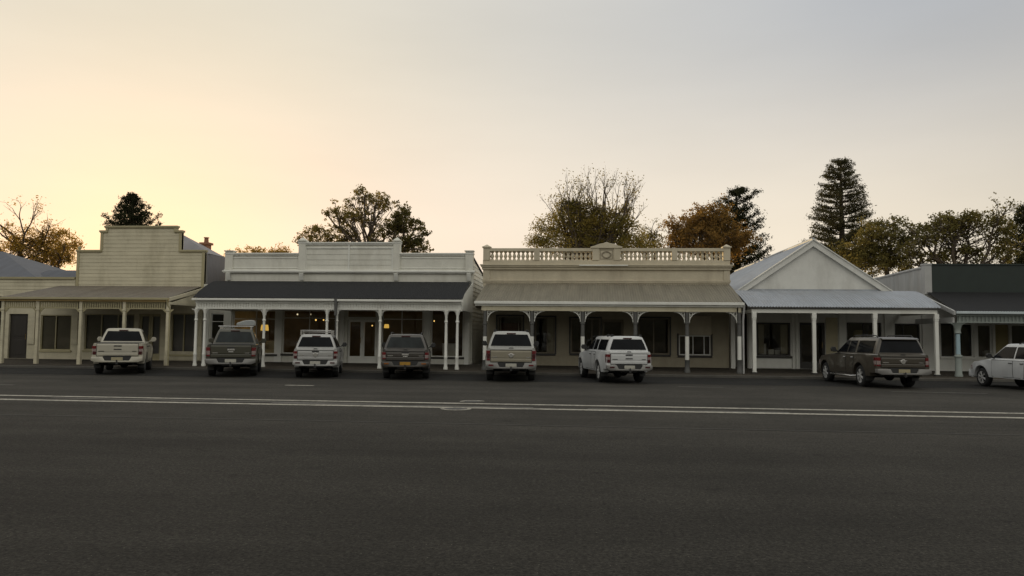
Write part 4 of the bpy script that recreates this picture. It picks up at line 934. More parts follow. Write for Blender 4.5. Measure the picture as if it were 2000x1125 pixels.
def car(name, cat, label, loc, heading, body, top, Wd=1.84, H=1.75, zb=1.17, style='canopy', wb=3.0, rack=None, plate=PLATE_W, bumper=BUMPSILVER,
        rim=RIM, lights='tall', gate=None, fog=None, visor=False, step=False, badge='oval', handle='dark', narrow=.19, rim_sp=6, glasscol=None, scale=1.0, cf=0.0):
    t = empty(name, (loc[0], loc[1], 0.0), R(heading), world_parts=False); tag(t, label, cat); t.scale = (scale,)*3
    gate = gate or body; GL = glasscol or CARGLASS
    yr, yf, wr = -1.22, wb+.92, .37
    def flare(y, z):
        f = 0
        for yw in (0, wb):
            d = math.hypot(y-yw, z-wr); f += .035*math.exp(-((d-.5)/.13)**2)
        return f
    def hw(y, z):
        b = Wd/2-.02
        k = -.055*((z-.75)/.45)**2 if z > .75 else -.04*((.75-z)/.4)**2
        b += k
        if y > wb: b *= 1-.16*((y-wb)/.92)**2
        if y < -.95: b *= 1-.03*((-.95-y)/.27)**2
        return b + flare(y, z)
    def low(y):
        z = .40
        if y < -.75: z = .52
        if y > wb+.6: z = .34
        for yw in (0, wb):
            d = abs(y-yw)
            if d < .47: z = max(z, wr+math.sqrt(max(0, .47**2-d*d)))
        return z
    def high(y):
        if y < 1.95+cf: return zb
        if y < 2.25+cf: return lerp(zb, zb-.04, (y-1.95-cf)/.3)
        if y < wb+.5: return lerp(zb-.04, zb-.15, ss(2.25+cf, wb+.55, y))
        return lerp(zb-.15, zb-.42, ((y-wb-.5)/.42)**2)
    st = set([yr, -1.1, -.95, -.76, -.74, -.6, 2.1+cf, .8, 1.1, 1.5, 1.95+cf, 2.25+cf, wb+.61, wb+.59, wb+.75, wb+.85, yf])
    for yw in (0, wb):
        for k in range(15): st.add(yw-.47*math.cos(math.pi*k/14))
        st.add(yw-.472); st.add(yw+.472)
    rows = []
    for y in sorted(st):
        a, b = low(y), high(y); L = [(-.0, y, a)]
        side = [(hw(y, a+(b-a)*s), y, a+(b-a)*s) for s in (0, .12, .3, .5, .7, .86, .96)]
        x = side[-1][0]
        crown = .045 if y > 2 else .0
        topp = [(x-.03, y, b), (x*.72, y, b+crown*.7), (x*.36, y, b+crown), (0, y, b+crown*1.1)]
        half = side+topp
        full = [(-p[0], p[1], p[2]) for p in reversed(half[:-1])]
        rows.append([(half[0][0]*0, y, a)] + half + full + [(0, y, a)])
    mb = MB(); mb.grid(rows); n = len(rows[0])
    mb.add(rows[0][:-1], [tuple(range(n-1))]); mb.add(rows[-1][:-1], [tuple(range(n-2, -1, -1))])
    mb.build('body', body, t, smooth=38)
    # cabin
    yb0, yb1 = (-1.12, -1.0) if style == 'canopy' else (.42, .55)
    ztop = H-.05
    def g(z):
        s = (z-zb)/(ztop-zb)
        return dict(hw=Wd/2-.09-narrow*(.75*s+.25*s*s), yr=lerp(yb0, yb1, s*s*.5+s*.5), yf=lerp(2.12+cf, 1.38+cf*1.1, s))
    def ring_(z, ins=0.0, r=.1):
        q = g(min(z, ztop)); x, a, b = q['hw']-ins, q['yr']+ins, q['yf']-ins; r = min(r, .14); pts = []
        for cx, cy, a0 in ((x-r, a+r, -90), (x-r, b-r, 0), (-x+r, b-r, 90), (-x+r, a+r, 180)):
            for k in range(5): an = R(a0+k*22.5); pts.append((cx+r*math.cos(an), cy+r*math.sin(an), z))
        return pts
    mb = MB(); rs = [ring_(lerp(zb-.03, ztop, s)) for s in (0, .06, .3, .55, .8, 1)]
    for dz, ins in ((.022, .03), (.040, .09), (.05, .25)): rs.append(ring_(ztop+dz, ins))
    for r_ in rs: r_.append(r_[0])
    mb.grid(rs); mb.add(rs[-1][:-1], [tuple(range(20))])
    mb.build('cabin', top, t, smooth=40)
    def pane(name, pts, m=GL, parent=t): b = MB(); b.grid(pts); return b.build(name, m, parent, smooth=60)
    # rear glass with a narrow dark rubber
    za, zz = zb+.06, H-.115
    e = .006; pil = .085
    rows = []
    for s in (0, .5, 1):
        z = lerp(za, zz, s); q = g(z); rows.append([(x*(q['hw']-pil), q['yr']-e, z) for x in (-1, -.9, -.3, .3, .9, 1)])
    pane('rear_window', rows)
    q = g(zz+.03); mb = MB(); mb.box(-.16, .16, q['yr']-.035, q['yr']+.05, H-.1, H-.062); mb.build('brake_light', REDDARK, t, bevel=.008)
    if visor:
        q = g(zz); mb = MB(); mb.prism([(q['yr']+.05, H-.02), (q['yr']-.1, H-.07), (q['yr']-.1, H-.095), (q['yr']+.05, H-.06)], -q['hw']+.06, q['hw']-.06, 'x'); mb.build('spoiler', top, t, bevel=.01)
    z0, z1 = zb+.035, H-.13
    def sidepane(name, sg, y00, y01, y10, y11):
        rows = []
        for s in (0, .33, .67, 1):
            z = lerp(z0, z1, s); q = g(z); rows.append([(sg*(q['hw']+.005), lerp(lerp(y00, y10, s), lerp(y01, y11, s), u), z) for u in (0, .5, 1)])
        pane(name, rows)
    for sg in (-1, 1):
        sidepane('front_window', sg, 1.16, 1.98+cf, 1.16, 1.36+cf*1.1); sidepane('side_window', sg, .50 if style == 'canopy' else .62, 1.09, .55 if style == 'canopy' else .70, 1.09)
        if style == 'canopy': sidepane('canopy_window', sg, -.86, .36, -.80, .40)
    rows = []
    for s in (0, .5, 1):
        z = lerp(zb+.0, H-.1, s); q = g(z); rows.append([(x*(q['hw']-.08), q['yf']+e, z) for x in (-1, 0, 1)])
    pane('windscreen', rows)
    # doors: thin panels standing 4 mm off the body, with a dark gap around them
    for sg in (-1, 1):
        for (a, b) in ((1.14, 2.12+cf*.55), (.50, 1.12)):
            def patch(a, b, c, d, o):
                return [[(sg*(hw(lerp(a, b, u), lerp(c, d, v))+o), lerp(a, b, u), lerp(c, d, v)) for u in (0, .25, .5, .75, 1)] for v in (0, .2, .4, .6, .8, 1)]
            mb = MB(); mb.grid(patch(a-.012, b+.012, .435, zb-.035, .003)); mb.grid(patch(a+.004, b-.004, .45, zb-.05, .007))
            mb.mi = [0]*20+[1]*20
            d_ = mb.build('door', [GAP, body], t, smooth=60)
            zh = zb-.14; yh = a+.12; x = hw(yh, zh)
            mb = MB(); mb.tube([(sg*(x+.008), yh-.09, zh), (sg*(x+.04), yh-.06, zh), (sg*(x+.04), yh+.06, zh), (sg*(x+.008), yh+.09, zh)], .016, 6); mb.build('handle', PLASTIC if handle == 'dark' else CHROME, d_, smooth=50)
        # mirror
        x = g(zb+.06)['hw']; mb = MB(); mb.prism([(sg*(x-.02), zb+.0), (sg*(x+.13), zb+.04), (sg*(x+.15), zb+.02), (sg*(x+.28), zb+.04), (sg*(x+.31), zb+.13), (sg*(x+.27), zb+.21), (sg*(x+.15), zb+.21), (sg*(x+.11), zb+.11)], 1.83+cf, 1.93+cf)
        mi = mb.build('mirror', PLASTIC if top is not body or style != 'tub' else body, t, bevel=.02)
        if step:
            mb = MB(); xx = Wd/2; mb.tube([(sg*(xx-.1), .45, .36), (sg*(xx+.02), .55, .34), (sg*(xx+.02), wb-.6, .34), (sg*(xx-.1), wb-.5, .36)], .035, 8); mb.build('side_step', CHROME if step == 'chrome' else PLASTIC, t, smooth=50)
    # tailgate
    zg0, zg1, xg = .70, zb-.02 if style == 'tub' else zb-.09, Wd/2-.20
    mb = MB(); pr = [(-1.222, zg0), (-1.244, zg0+.02), (-1.246, zg0+.1), (-1.24, zg0+.12), (-1.25, zg0+.16), (-1.252, zg1-.06), (-1.246, zg1-.01), (-1.222, zg1)]
    mb.prism(pr, -xg, xg, 'x'); tg = mb.build('tailgate', gate, t, bevel=.006)
    mb = MB(); mb.box(-xg-.014, xg+.014, -1.2255, -1.215, zg0-.014, zg1+.014); mb.build('tailgate_seal', GAP, t)
    zc = (zg0+zg1)/2+.06
    if handle == 'dark':
        mb = MB(); mb.box(-.13, .13, -1.262, -1.25, zc+.06, zc+.105); mb.build('handle', PLASTIC, tg, bevel=.006)
    mb = MB()
    if badge == 'oval': mb.lathe((0, -1.258, zc-.035), [(.085, 0), (.075, -.01)], 14, axis='y'); mb.box(-.12, .12, -1.262, -1.25, zc-.012, zc+.008)
    elif badge == 'bar': mb.box(-.13, .13, -1.263, -1.25, zc-.06, zc-.025)
    elif badge == 'wide': mb.box(-.125, .125, -1.266, -1.25, zc-.03, zc+.03); mb.box(-.085, .085, -1.264, -1.25, zc-.095, zc-.055)
    mb.build('badge', PLASTIC if badge == 'bar' else CHROME, tg, bevel=.006)
    mb = MB(); mb.box(-xg+.05, -xg+.24, -1.256, -1.25, zg0+.16, zg0+.185); mb.build('nameplate', CHROME if badge != 'bar' else PLASTIC, tg); mb = MB(); mb.box(xg-.2, xg-.05, -1.256, -1.25, zg0+.16, zg0+.182); mb.build('nameplate', CHROME if badge != 'bar' else PLASTIC, tg)
    if style == 'canopy':                   # hatch rail under the glass
        q = g(zb+.0); mb = MB(); mb.prism([(-1.226, zb-.075), (-1.245, zb-.07), (-1.235, zb+.0), (-1.15, zb+.04), (-1.10, zb+.04), (-1.10, zb-.075)], -Wd/2+.16, Wd/2-.16, 'x'); hr = mb.build('hatch_rail', top, t, bevel=.008)
        mb = MB(); mb.tube([(-.07, -1.245, zb-.02), (-.05, -1.262, zb-.005), (.05, -1.262, zb-.005), (.07, -1.245, zb-.02)], .012, 6); mb.build('hatch_latch', PLASTIC, hr)
    else:
        mb = MB(); mb.box(-Wd/2+.13, Wd/2-.13, -1.15, .40, zb-.02, zb+.015); mb.build('tub_cover', PLASTIC, t, bevel=.01)
    # tail lights
    for sg in (-1, 1):
        x0, x1 = xg+.022, hw(-1.1, .95)+.006; zl0, zl1 = zg0+.05, zb-.10
        L = empty('tail_light', (0, 0, 0), world_parts=False); L.parent = t
        h = zl1-zl0
        def lens(a, b, m, nm):
            mb = MB(); xo0, xo1 = x0, x1
            mb.add([(sg*xo0, -1.246, zl0+h*a), (sg*(xo1-.05), -1.242, zl0+h*a), (sg*xo1, -1.19, zl0+h*a), (sg*(xo1+.004), -1.05, zl0+h*a), (sg*xo0, -1.05, zl0+h*a),
                    (sg*xo0, -1.246, zl0+h*b), (sg*(xo1-.05), -1.242, zl0+h*b), (sg*(xo1), -1.19, zl0+h*b), (sg*(xo1+.004), -1.05, zl0+h*b), (sg*xo0, -1.05, zl0+h*b)],
                   [(0,1,6,5), (1,2,7,6), (2,3,8,7), (3,4,9,8), (4,0,5,9), (5,6,7,8,9), (4,3,2,1,0)]); mb.build(nm, m, L, bevel=.006)
        if lights == 'tall': lens(.66, 1, REDLENS, 'brake_lens'); lens(.36, .655, CLEARLENS, 'clear_lens'); lens(0, .355, REDDARK, 'lower_lens')
        elif lights == 'red': lens(.7, 1, REDLENS, 'brake_lens'); lens(.2, .695, REDDARK, 'middle_lens'); lens(.0, .195, REDLENS, 'lower_lens')
        elif lights == 'mix': lens(.62, 1, REDLENS, 'brake_lens'); lens(.18, .615, CLEARLENS, 'clear_lens'); lens(0, .175, REDLENS, 'lower_lens')
        else: lens(.55, 1, REDLENS, 'brake_lens'); lens(.15, .545, CLEARLENS, 'clear_lens'); lens(0, .145, AMBER, 'lower_lens')
    # rear bumper with a recess for the plate
    xb = Wd/2-.03; zu, zd = .665, .47
    out = [(-xb, zu), (-.47, zu), (-.40, zd+.06), (.40, zd+.06), (.47, zu), (xb, zu), (xb, zd+.06), (xb-.14, zd), (-xb+.14, zd), (-xb, zd+.06)]
    mb = MB(); mb.prism(out, -1.36, -1.13); bu = mb.build('rear_bumper', bumper, t, bevel=.022, smooth=40)
    mb = MB(); mb.box(-.46, .46, -1.315, -1.14, zd+.05, zu+.02); mb.build('plate_recess', PLASTIC, bu)
    mb = MB(); mb.box(-.19, .19, -1.334, -1.318, zd+.07, zd+.185); mb.build('number_plate', plate, bu, bevel=.004)
    if fog:
        for sg in (-1, 1): mb = MB(); mb.box(sg*(xb-.1), sg*(xb-.27), -1.372, -1.35, .57, .62); mb.build('reflector', fog, bu, bevel=.006)
    # front end
    mb = MB(); xf = Wd/2-.14; mb.box(-xf, xf, yf-.10, yf+.12, .36, .66); mb.build('front_bumper', bumper if bumper is not BUMPSILVER else body, t, bevel=.06, smooth=45)
    mb = MB(); mb.box(-.55, .55, yf-.05, yf+.035, .67, .80); mb.build('grille', PLASTIC, t, bevel=.02)
    for sg in (-1, 1): mb = MB(); mb.prism([(sg*.57, yf+.02), (sg*.83*Wd/1.84, yf-.18), (sg*.80*Wd/1.84, yf-.3), (sg*.57, yf-.1)], .67, .83, 'z'); mb.build('headlight', CLEARLENS, t, bevel=.012)
    # underside: chassis, axle, diff, spare wheel, hitch
    mb = MB(); mb.box(-.62, .62, -1.05, wb+.6, .40, .56); mb.box(-.78, .78, -.55, .55, .52, .9); mb.box(-.76, .76, wb-.5, wb+.5, .52, .8)
    mb.tube([(-.7, 0, wr), (.7, 0, wr)], .06, 8); mb.lathe((0.12, -.14, wr), [(.05, 0), (.15, .06), (.15, .2), (.05, .26)], 12, axis='y'); mb.lathe((0, -.78, .38), [(.33, 0), (.36, .05), (.36, .15), (.33, .2)], 20)
    mb.tube([(.5, -.3, .42), (.52, -1.2, .40)], .04, 8)
    mb.build('chassis', UNDER, t)
    mb = MB(); mb.box(-.035, .035, -1.42, -1.2, .40, .47); mb.box(-.3, .3, -1.25, -1.18, .42, .5); mb.lathe((0, -1.40, .47), [(.015, 0), (.015, .04), (.026, .05), (.026, .08), (.01, .095)], 8); mb.build('tow_hitch', PLASTIC, t)
    # wheels
    for yw in (0, wb):
        for sg in (-1, 1):
            xo = Wd/2-.03; xi = xo-.245; c = (0, yw, wr)
            w = MB(); w.lathe((sg*(xo-.02), yw, wr), [(.06, -.02), (.055, .016), (.03, .022)], 12, axis='x') if sg > 0 else w.lathe((sg*(xo-.02), yw, wr), [(.03, -.022), (.055, -.016), (.06, .02)], 12, axis='x')
            hub = w.build('wheel', rim, t, smooth=50)
            m2 = MB(); pr = [(.245, 0), (.30, -.005), (.345, .012), (.368, .045), (.37, .10), (.37, .15), (.368, .20), (.345, .235), (.30, .25), (.245, .245)]
            m2.lathe((sg*xi if sg > 0 else -xo, yw, wr), pr, 32, axis='x', caps=False); m2.build('tyre', TYRE, hub, smooth=45)
            m3 = MB(); x_ = sg*(xo-.012)
            ringo = [[(x_-sg*.06*q, yw+rr*math.cos(2*math.pi*k/28), wr+rr*math.sin(2*math.pi*k/28)) for k in range(29)] for rr, q in ((.247, 0), (.225, 0), (.215, 1.2))]
            m3.grid(ringo)
            for k in range(rim_sp):
                a = 2*math.pi*k/rim_sp+.3
                for da in (-.11, .11):
                    p0 = (x_-sg*.012, yw+.05*math.cos(a), wr+.05*math.sin(a)); p1 = (x_-sg*.006, yw+.228*math.cos(a+da), wr+.228*math.sin(a+da)); m3.tube([p0, p1], [.024, .018], 5)
            m3.build('rim', rim, hub, smooth=50)
            m4 = MB(); m4.lathe((x_-sg*.08, yw, wr), [(.23, 0), (.23, .004)], 20, axis='x'); m4.build('brake_disc', UNDER, hub)
            if yw == 0:
                m5 = MB(); m5.box(sg*(xo-.23), sg*(xo-.0), -.50, -.485, .24, .62); m5.build('mud_flap', PLASTIC, t)
    # roof load
    if rack:
        q = g(ztop); x = q['hw']-.05; zr = H+.0; mb = MB()
        if rack == 'rails':
            y0 = yb1+.25; y1 = 1.15
            for sg in (-1, 1): mb.tube([(sg*x, y0, zr-.03), (sg*x, y0+.1, zr+.045), (sg*x, lerp(y0, y1, .5), zr+.055), (sg*x, y1-.15, zr+.045), (sg*x, y1, zr-.03)], .02, 6)
        elif rack == 'bars':
            for y in (yb1+.2, yb1+.95):
                mb.tube([(-x-.08, y, zr+.085), (x+.08, y, zr+.085)], .022, 6)
                for sg in (-1, 1): mb.box(sg*(x-.03), sg*(x+.03), y-.03, y+.03, zr-.05, zr+.08)
        elif rack == 'basket':
            y0, y1 = yb1+.1, yb1+1.1
            for zz_ in (.07, .13):
                mb.tube([(-x-.05, y0, zr+zz_), (x+.05, y0, zr+zz_), (x+.05, y1, zr+zz_), (-x-.05, y1, zr+zz_), (-x-.05, y0, zr+zz_)], .017, 5)
            for i in range(9): yy = lerp(y0, y1, i/8); mb.tube([(-x-.05, yy, zr+.07), (x+.05, yy, zr+.07)], .012, 4)
            for sg in (-1, 1):
                for yy in (y0, y1): mb.box(sg*(x+.02), sg*(x+.08), yy-.03, yy+.03, zr-.05, zr+.15)
        elif rack == 'stubs':
            for y in (yb1+.15, yb1+.7):
                for sg in (-1, 1): mb.box(sg*(x-.05), sg*(x+.03), y-.05, y+.05, zr-.04, zr+.06)
        mb.build('roof_rack', CHROME if rack in ('bars', 'basket') else PLASTIC, t, bevel=.004 if rack == 'stubs' else 0)
    return t
PCH = paint('champagne_white_paint', (.44, .415, .34)); POL = paint('olive_grey_paint', (.056, .054, .038)); PSI = paint('silver_paint', (.39, .39, .38), .3)
PBR = paint('brown_grey_paint', (.056, .050, .043)); PTN = paint('pewter_paint', (.27, .245, .185), .2); PSG = paint('canopy_silver_paint', (.37, .37, .35), .3)
PWH = paint('white_car_paint', (.54, .55, .55), 0); PBZ = paint('bronze_paint', (.062, .053, .040), .2)
GLS = mat('misted_car_glass', (0.017, 0.022, 0.023), 0.2, var=0.6, vscale=1.6, spec=0.2)
UTES = {}
UTES['c1'] = car('parked_ute', 'ute', 'champagne-white ute with an open tub and plain roof parked nose-in at the cream shop', (-17.45, 28.1), 26, PCH, PCH, Wd=1.76, H=1.73, style='tub', lights='tall', badge='bar', bumper=PCH, plate=PLATE_T, rim=RIMDARK)
UTES['c2'] = car('parked_ute', 'ute', 'olive-grey ute with chrome-edged bumper and silver roof bars', (-12.83, 27.75), 20.5, POL, POL, Wd=1.76, H=1.75, style='tub', lights='mix', badge='wide', rack='bars', bumper=BUMPSILVER, rim=RIMDARK, plate=PLATE_W, glasscol=GLS)
UTES['c3'] = car('parked_ute', 'canopy ute', 'silver ute with matching canopy and a wide silver roof basket', (-9.64, 27.85), 15, PSI, PSI, scale=.94, Wd=1.70, H=1.68, zb=1.13, lights='tall', badge='oval', rack='basket', bumper=PSI, fog=REDDARK, plate=PLATE_W)
UTES['c4'] = car('parked_ute', 'canopy ute', 'dark brown-grey ute with a yellow number plate and amber reflectors', (-6.27, 27.75), 10.5, PBR, PBR, scale=.97, Wd=1.76, H=1.66, zb=1.10, lights='mix', badge='wide', rack='rails', bumper=PBR, fog=AMBER, plate=PLATE_Y, glasscol=GLS, rim=RIMDARK)
UTES['c5'] = car('parked_ute', 'canopy ute', 'pewter ute with a pale silver canopy parked square at the stuccoed shop', (-2.42, 27.45), 5.5, PSG, PSG, gate=PTN, scale=.98, Wd=1.82, H=1.78, zb=1.20, lights='red', badge='oval', handle='chrome', rack='stubs', bumper=BUMPSILVER, fog=REDLENS, plate=PLATE_W)
UTES['c6'] = car('parked_ute', 'canopy ute', 'white ute with white canopy and dark glass, seen from behind at an angle', (1.45, 27.45), 12, PWH, PWH, scale=.95, Wd=1.72, H=1.70, zb=1.15, lights='tall', badge='bar', rack='stubs', bumper=BUMPSILVER, fog=REDDARK, plate=PLATE_W)
UTES['c7'] = car('parked_ute', 'canopy ute', 'bronze-brown ute with canopy, roof rails and alloy wheels at the gabled shop', (10.3, 27.0), 4.5, PBZ, PBZ, scale=.97, Wd=1.84, H=1.72, zb=1.14, lights='mix', badge='oval', handle='chrome', rack='rails', bumper=BUMPSILVER, plate=PLATE_T, visor=True, step='chrome')
UTES['c8'] = car('parked_wagon', 'wagon', 'white wagon seen from its left side, cut by the right edge of the photo', (14.92, 25.5), 6, PWH, PWH, scale=.87, Wd=1.82, H=1.72, zb=1.12, cf=.42, style='canopy', rack='rails', lights='tall', badge='bar', bumper=PWH)

# white box lying across the bars of the olive ute
u = UTES['c2']; mb = MB()
mb.prism([(.0, 1.87), (.67, 1.87), (.67, 2.07), (.52, 2.09), (.30, 2.07), (.02, 1.97)], .78, 1.55); bx = mb.build('roof_box', paint('box_white', (.30, .32, .32), 0), bevel=.03)
bx.matrix_world = Matrix.Translation(u.location) @ Matrix.Rotation(u.rotation_euler.z, 4, 'Z'); tag(bx, 'pale wedge-shaped box lying on the silver roof bars of the olive-grey ute', 'roof box')
#TREES#
# ------------------------------------------------------------------ trees behind the shops
def leafmat(name, a, b, trans=0.35, scale=0.8):
    m = bpy.data.materials.new(name); m.use_nodes = True
    n, l = m.node_tree.nodes, m.node_tree.links; n.remove(n['Principled BSDF'])
    t = n.new('ShaderNodeTexCoord'); nz = n.new('ShaderNodeTexNoise'); nz.inputs['Scale'].default_value = scale; nz.inputs['Detail'].default_value = 6; nz.inputs['Roughness'].default_value = .75
    l.new(t.outputs['Object'], nz.inputs['Vector'])
    r = n.new('ShaderNodeValToRGB'); r.color_ramp.elements[0].position = .36; r.color_ramp.elements[1].position = .64
    r.color_ramp.elements[0].color = (*a, 1); r.color_ramp.elements[1].color = (*b, 1); l.new(nz.outputs[0], r.inputs[0])
    d = n.new('ShaderNodeBsdfDiffuse'); tr = n.new('ShaderNodeBsdfTranslucent'); l.new(r.outputs[0], d.inputs[0]); l.new(r.outputs[0], tr.inputs[0])
    mx = n.new('ShaderNodeMixShader'); mx.inputs[0].default_value = trans; l.new(d.outputs[0], mx.inputs[1]); l.new(tr.outputs[0], mx.inputs[2])
    l.new(mx.outputs[0], n['Material Output'].inputs[0]); return m
def leaves(pts, size, m, parent, rng, aspect=.55, jitter=.4):
    # one small bent leaf (two faces) at every point
    pts = np.array(pts); n = len(pts)
    d = rng.normal(size=(n, 3)); d /= np.linalg.norm(d, axis=1, keepdims=True)
    u = rng.normal(size=(n, 3)); u -= (u*d).sum(1, keepdims=True)*d; u /= np.linalg.norm(u, axis=1, keepdims=True)
    w = np.cross(d, u); s = size*(1+jitter*rng.uniform(-1, 1, size=(n, 1)))
    a = pts-d*s*.5; b = pts+d*s*.5; c = pts+u*s*aspect*.5+w*s*.12; e = pts-u*s*aspect*.5+w*s*.12
    v = np.stack([a, c, b, e], 1).reshape(-1, 3) - np.array(ORG[parent.name])
    f = np.arange(n*4).reshape(-1, 4)
    me = bpy.data.meshes.new('crown'); me.from_pydata(v.tolist(), [], f.tolist()); me.materials.append(m); me.update()
    o = bpy.data.objects.new('crown', me); COL.objects.link(o); o.parent = parent; ORG[o.name] = ORG[parent.name]
    return o
def curve_pts(a, b, rng, bow=.12, n=5, sag=0.0):
    a, b = np.array(a), np.array(b); L = np.linalg.norm(b-a); off = rng.normal(size=3)*bow*L; off[2] = abs(off[2])*.6 - sag*L
    return [tuple(a+(b-a)*t + off*math.sin(math.pi*t) + rng.normal(size=3)*L*.018*(0 < t < 1)) for t in np.linspace(0, 1, n)]
def crown_tree(name, label, Y, base_px, fork, blobs, lm, bark, seed, leaf=.17, per=70, cl=.5, trunk_r=.3, group='trees behind the shops', twigs=3, limb_r=.14, forks=None, sparse=0.0, cat='tree'):
    """blobs: (px, py, rx_px, ry_px, clumps) measured in the photo, turned to metres at distance Y."""
    rng = np.random.default_rng(seed)
    bx, _ = P(base_px, 640, Y); t = tag(empty(name, (bx, Y, 0)), label, cat, group)
    mpp = Y/F_PX; fx, fz = P(fork[0], fork[1], Y); tr = MB(); lp = []
    f0 = (fx, Y, fz); tp = curve_pts((bx, Y, 0), f0, rng, .03, 6); tr.tube(tp, list(np.linspace(trunk_r*1.25, trunk_r*.75, 6)), 8)
    for q in blobs:
        px, py, rx, ry, k = q[:5]; x, z = P(px, py, Y); rx *= mpp; ry *= mpp
        dy = q[5] if len(q) > 5 else rng.uniform(-.4, .4)*rx
        c = (x, Y+dy, z-ry*.35); st = f0
        pts = curve_pts(st, c, rng, .08, 6, .02); tr.tube(pts, list(np.linspace(limb_r, limb_r*.4, 6)), 6)
        for i in range(k):
            d = rng.normal(size=3); d /= np.linalg.norm(d); r = rng.uniform(.15, 1)**.5
            p = (x+d[0]*r*rx, Y+dy+d[1]*r*rx*.8, z+d[2]*r*ry)
            s = pts[int(rng.integers(2, 6))]; bp = curve_pts(s, p, rng, .12, 4); tr.tube(bp, [limb_r*.3, limb_r*.22, limb_r*.15, limb_r*.06], 4)
            for _ in range(twigs):
                e = np.array(p)+rng.normal(size=3)*cl*np.array([1, 1, .7]); tr.tube([bp[2], tuple((np.array(bp[2])+e)/2+rng.normal(size=3)*.05), tuple(e)], [limb_r*.12, limb_r*.08, .008], 3)
                n = int(per/twigs*rng.uniform(.5, 1.4)*(1-sparse)); lp.append(e+rng.normal(size=(n, 3))*cl*np.array([.42, .42, .30]))
    tr.build('trunk', bark, t, fix=False, smooth=60); leaves(np.concatenate(lp), leaf, lm, t, rng); return t
def twig_tree(name, label, Y, stems, lm, bark, seed, levels=4, spread=.42, leaf=.15, leaf_n=4, up=.35, shrink=.72, kids=(2, 3), group='trees behind the shops', low_blobs=(), per=60, cl=.45, cat='tree', bias=0.0):
    """branching skeleton; stems: (base_px, base_py, dir_px, dir_py, length_px, radius)"""
    rng = np.random.default_rng(seed); mpp = Y/F_PX
    bx, _ = P(stems[0][0], 640, Y); t = tag(empty(name, (bx, Y, 0)), label, cat, group); tr = MB(); lp = []
    def grow(p, d, L, r, lv):
        p = np.array(p); pts = [p.copy()]; dd = d.copy()
        for k in range(4):
            dd = dd+rng.normal(size=3)*.10+np.array([bias, 0, up*.10]); dd /= np.linalg.norm(dd); p = p+dd*L/4; pts.append(p.copy())
        tr.tube([tuple(q) for q in pts], list(np.linspace(r, r*.6, 5)), 6 if lv < 2 else 4 if lv < 3 else 3)
        if lv >= levels:
            if leaf_n: lp.append(p+rng.normal(size=(max(1, rng.poisson(leaf_n)), 3))*.20); 
            return
        for k in range(int(rng.integers(kids[0], kids[1]+1))):
            nd = dd+rng.normal(size=3)*spread*np.array([1, .9, .7]); nd /= np.linalg.norm(nd)
            grow(pts[4] if k == 0 else pts[int(rng.integers(2, 5))], nd, L*shrink*rng.uniform(.8, 1.15), r*.58, lv+1)
        if lv >= 1 and leaf_n: lp.append(pts[3]+rng.normal(size=(rng.poisson(leaf_n*.5), 3))*.28)
    for (bpx, bpy_, dx, dz, Lp, r) in stems:
        x, z = P(bpx, bpy_, Y)
        y = Y+rng.uniform(-.8, .8)
        tr.tube(curve_pts((bx+(x-bx)*.3, Y, 0), (x, y, z), rng, .03, 5), list(np.linspace(r*1.7, r, 5)), 7)
        d = np.array([dx, rng.uniform(-.25, .25), dz]); d /= np.linalg.norm(d); grow((x, y, z), d, Lp*mpp, r, 0)
    for q in low_blobs:
        px, py, rx, ry, k = q; x, z = P(px, py, Y); rx *= mpp; ry *= mpp
        for i in range(k):
            d = rng.normal(size=3); d /= np.linalg.norm(d); rr = rng.uniform(.2, 1)**.5; e = np.array((x+d[0]*rr*rx, Y+d[1]*rr*rx*.8, z+d[2]*rr*ry))
            s = np.array(P(stems[int(rng.integers(len(stems)))][0], 600, Y)); s = np.array((s[0], Y, e[2]-rng.uniform(.5, 2)))
            tr.tube(curve_pts(s, e, rng, .1, 4), [.035, .025, .015, .006], 3)
            n = int(per*rng.uniform(.5, 1.4)); lp.append(e+rng.normal(size=(n, 3))*cl*np.array([.6, .6, .45]))
    tr.build('trunk', bark, t, fix=False, smooth=60)
    if lp: leaves(np.concatenate(lp), leaf, lm, t, rng)
    return t
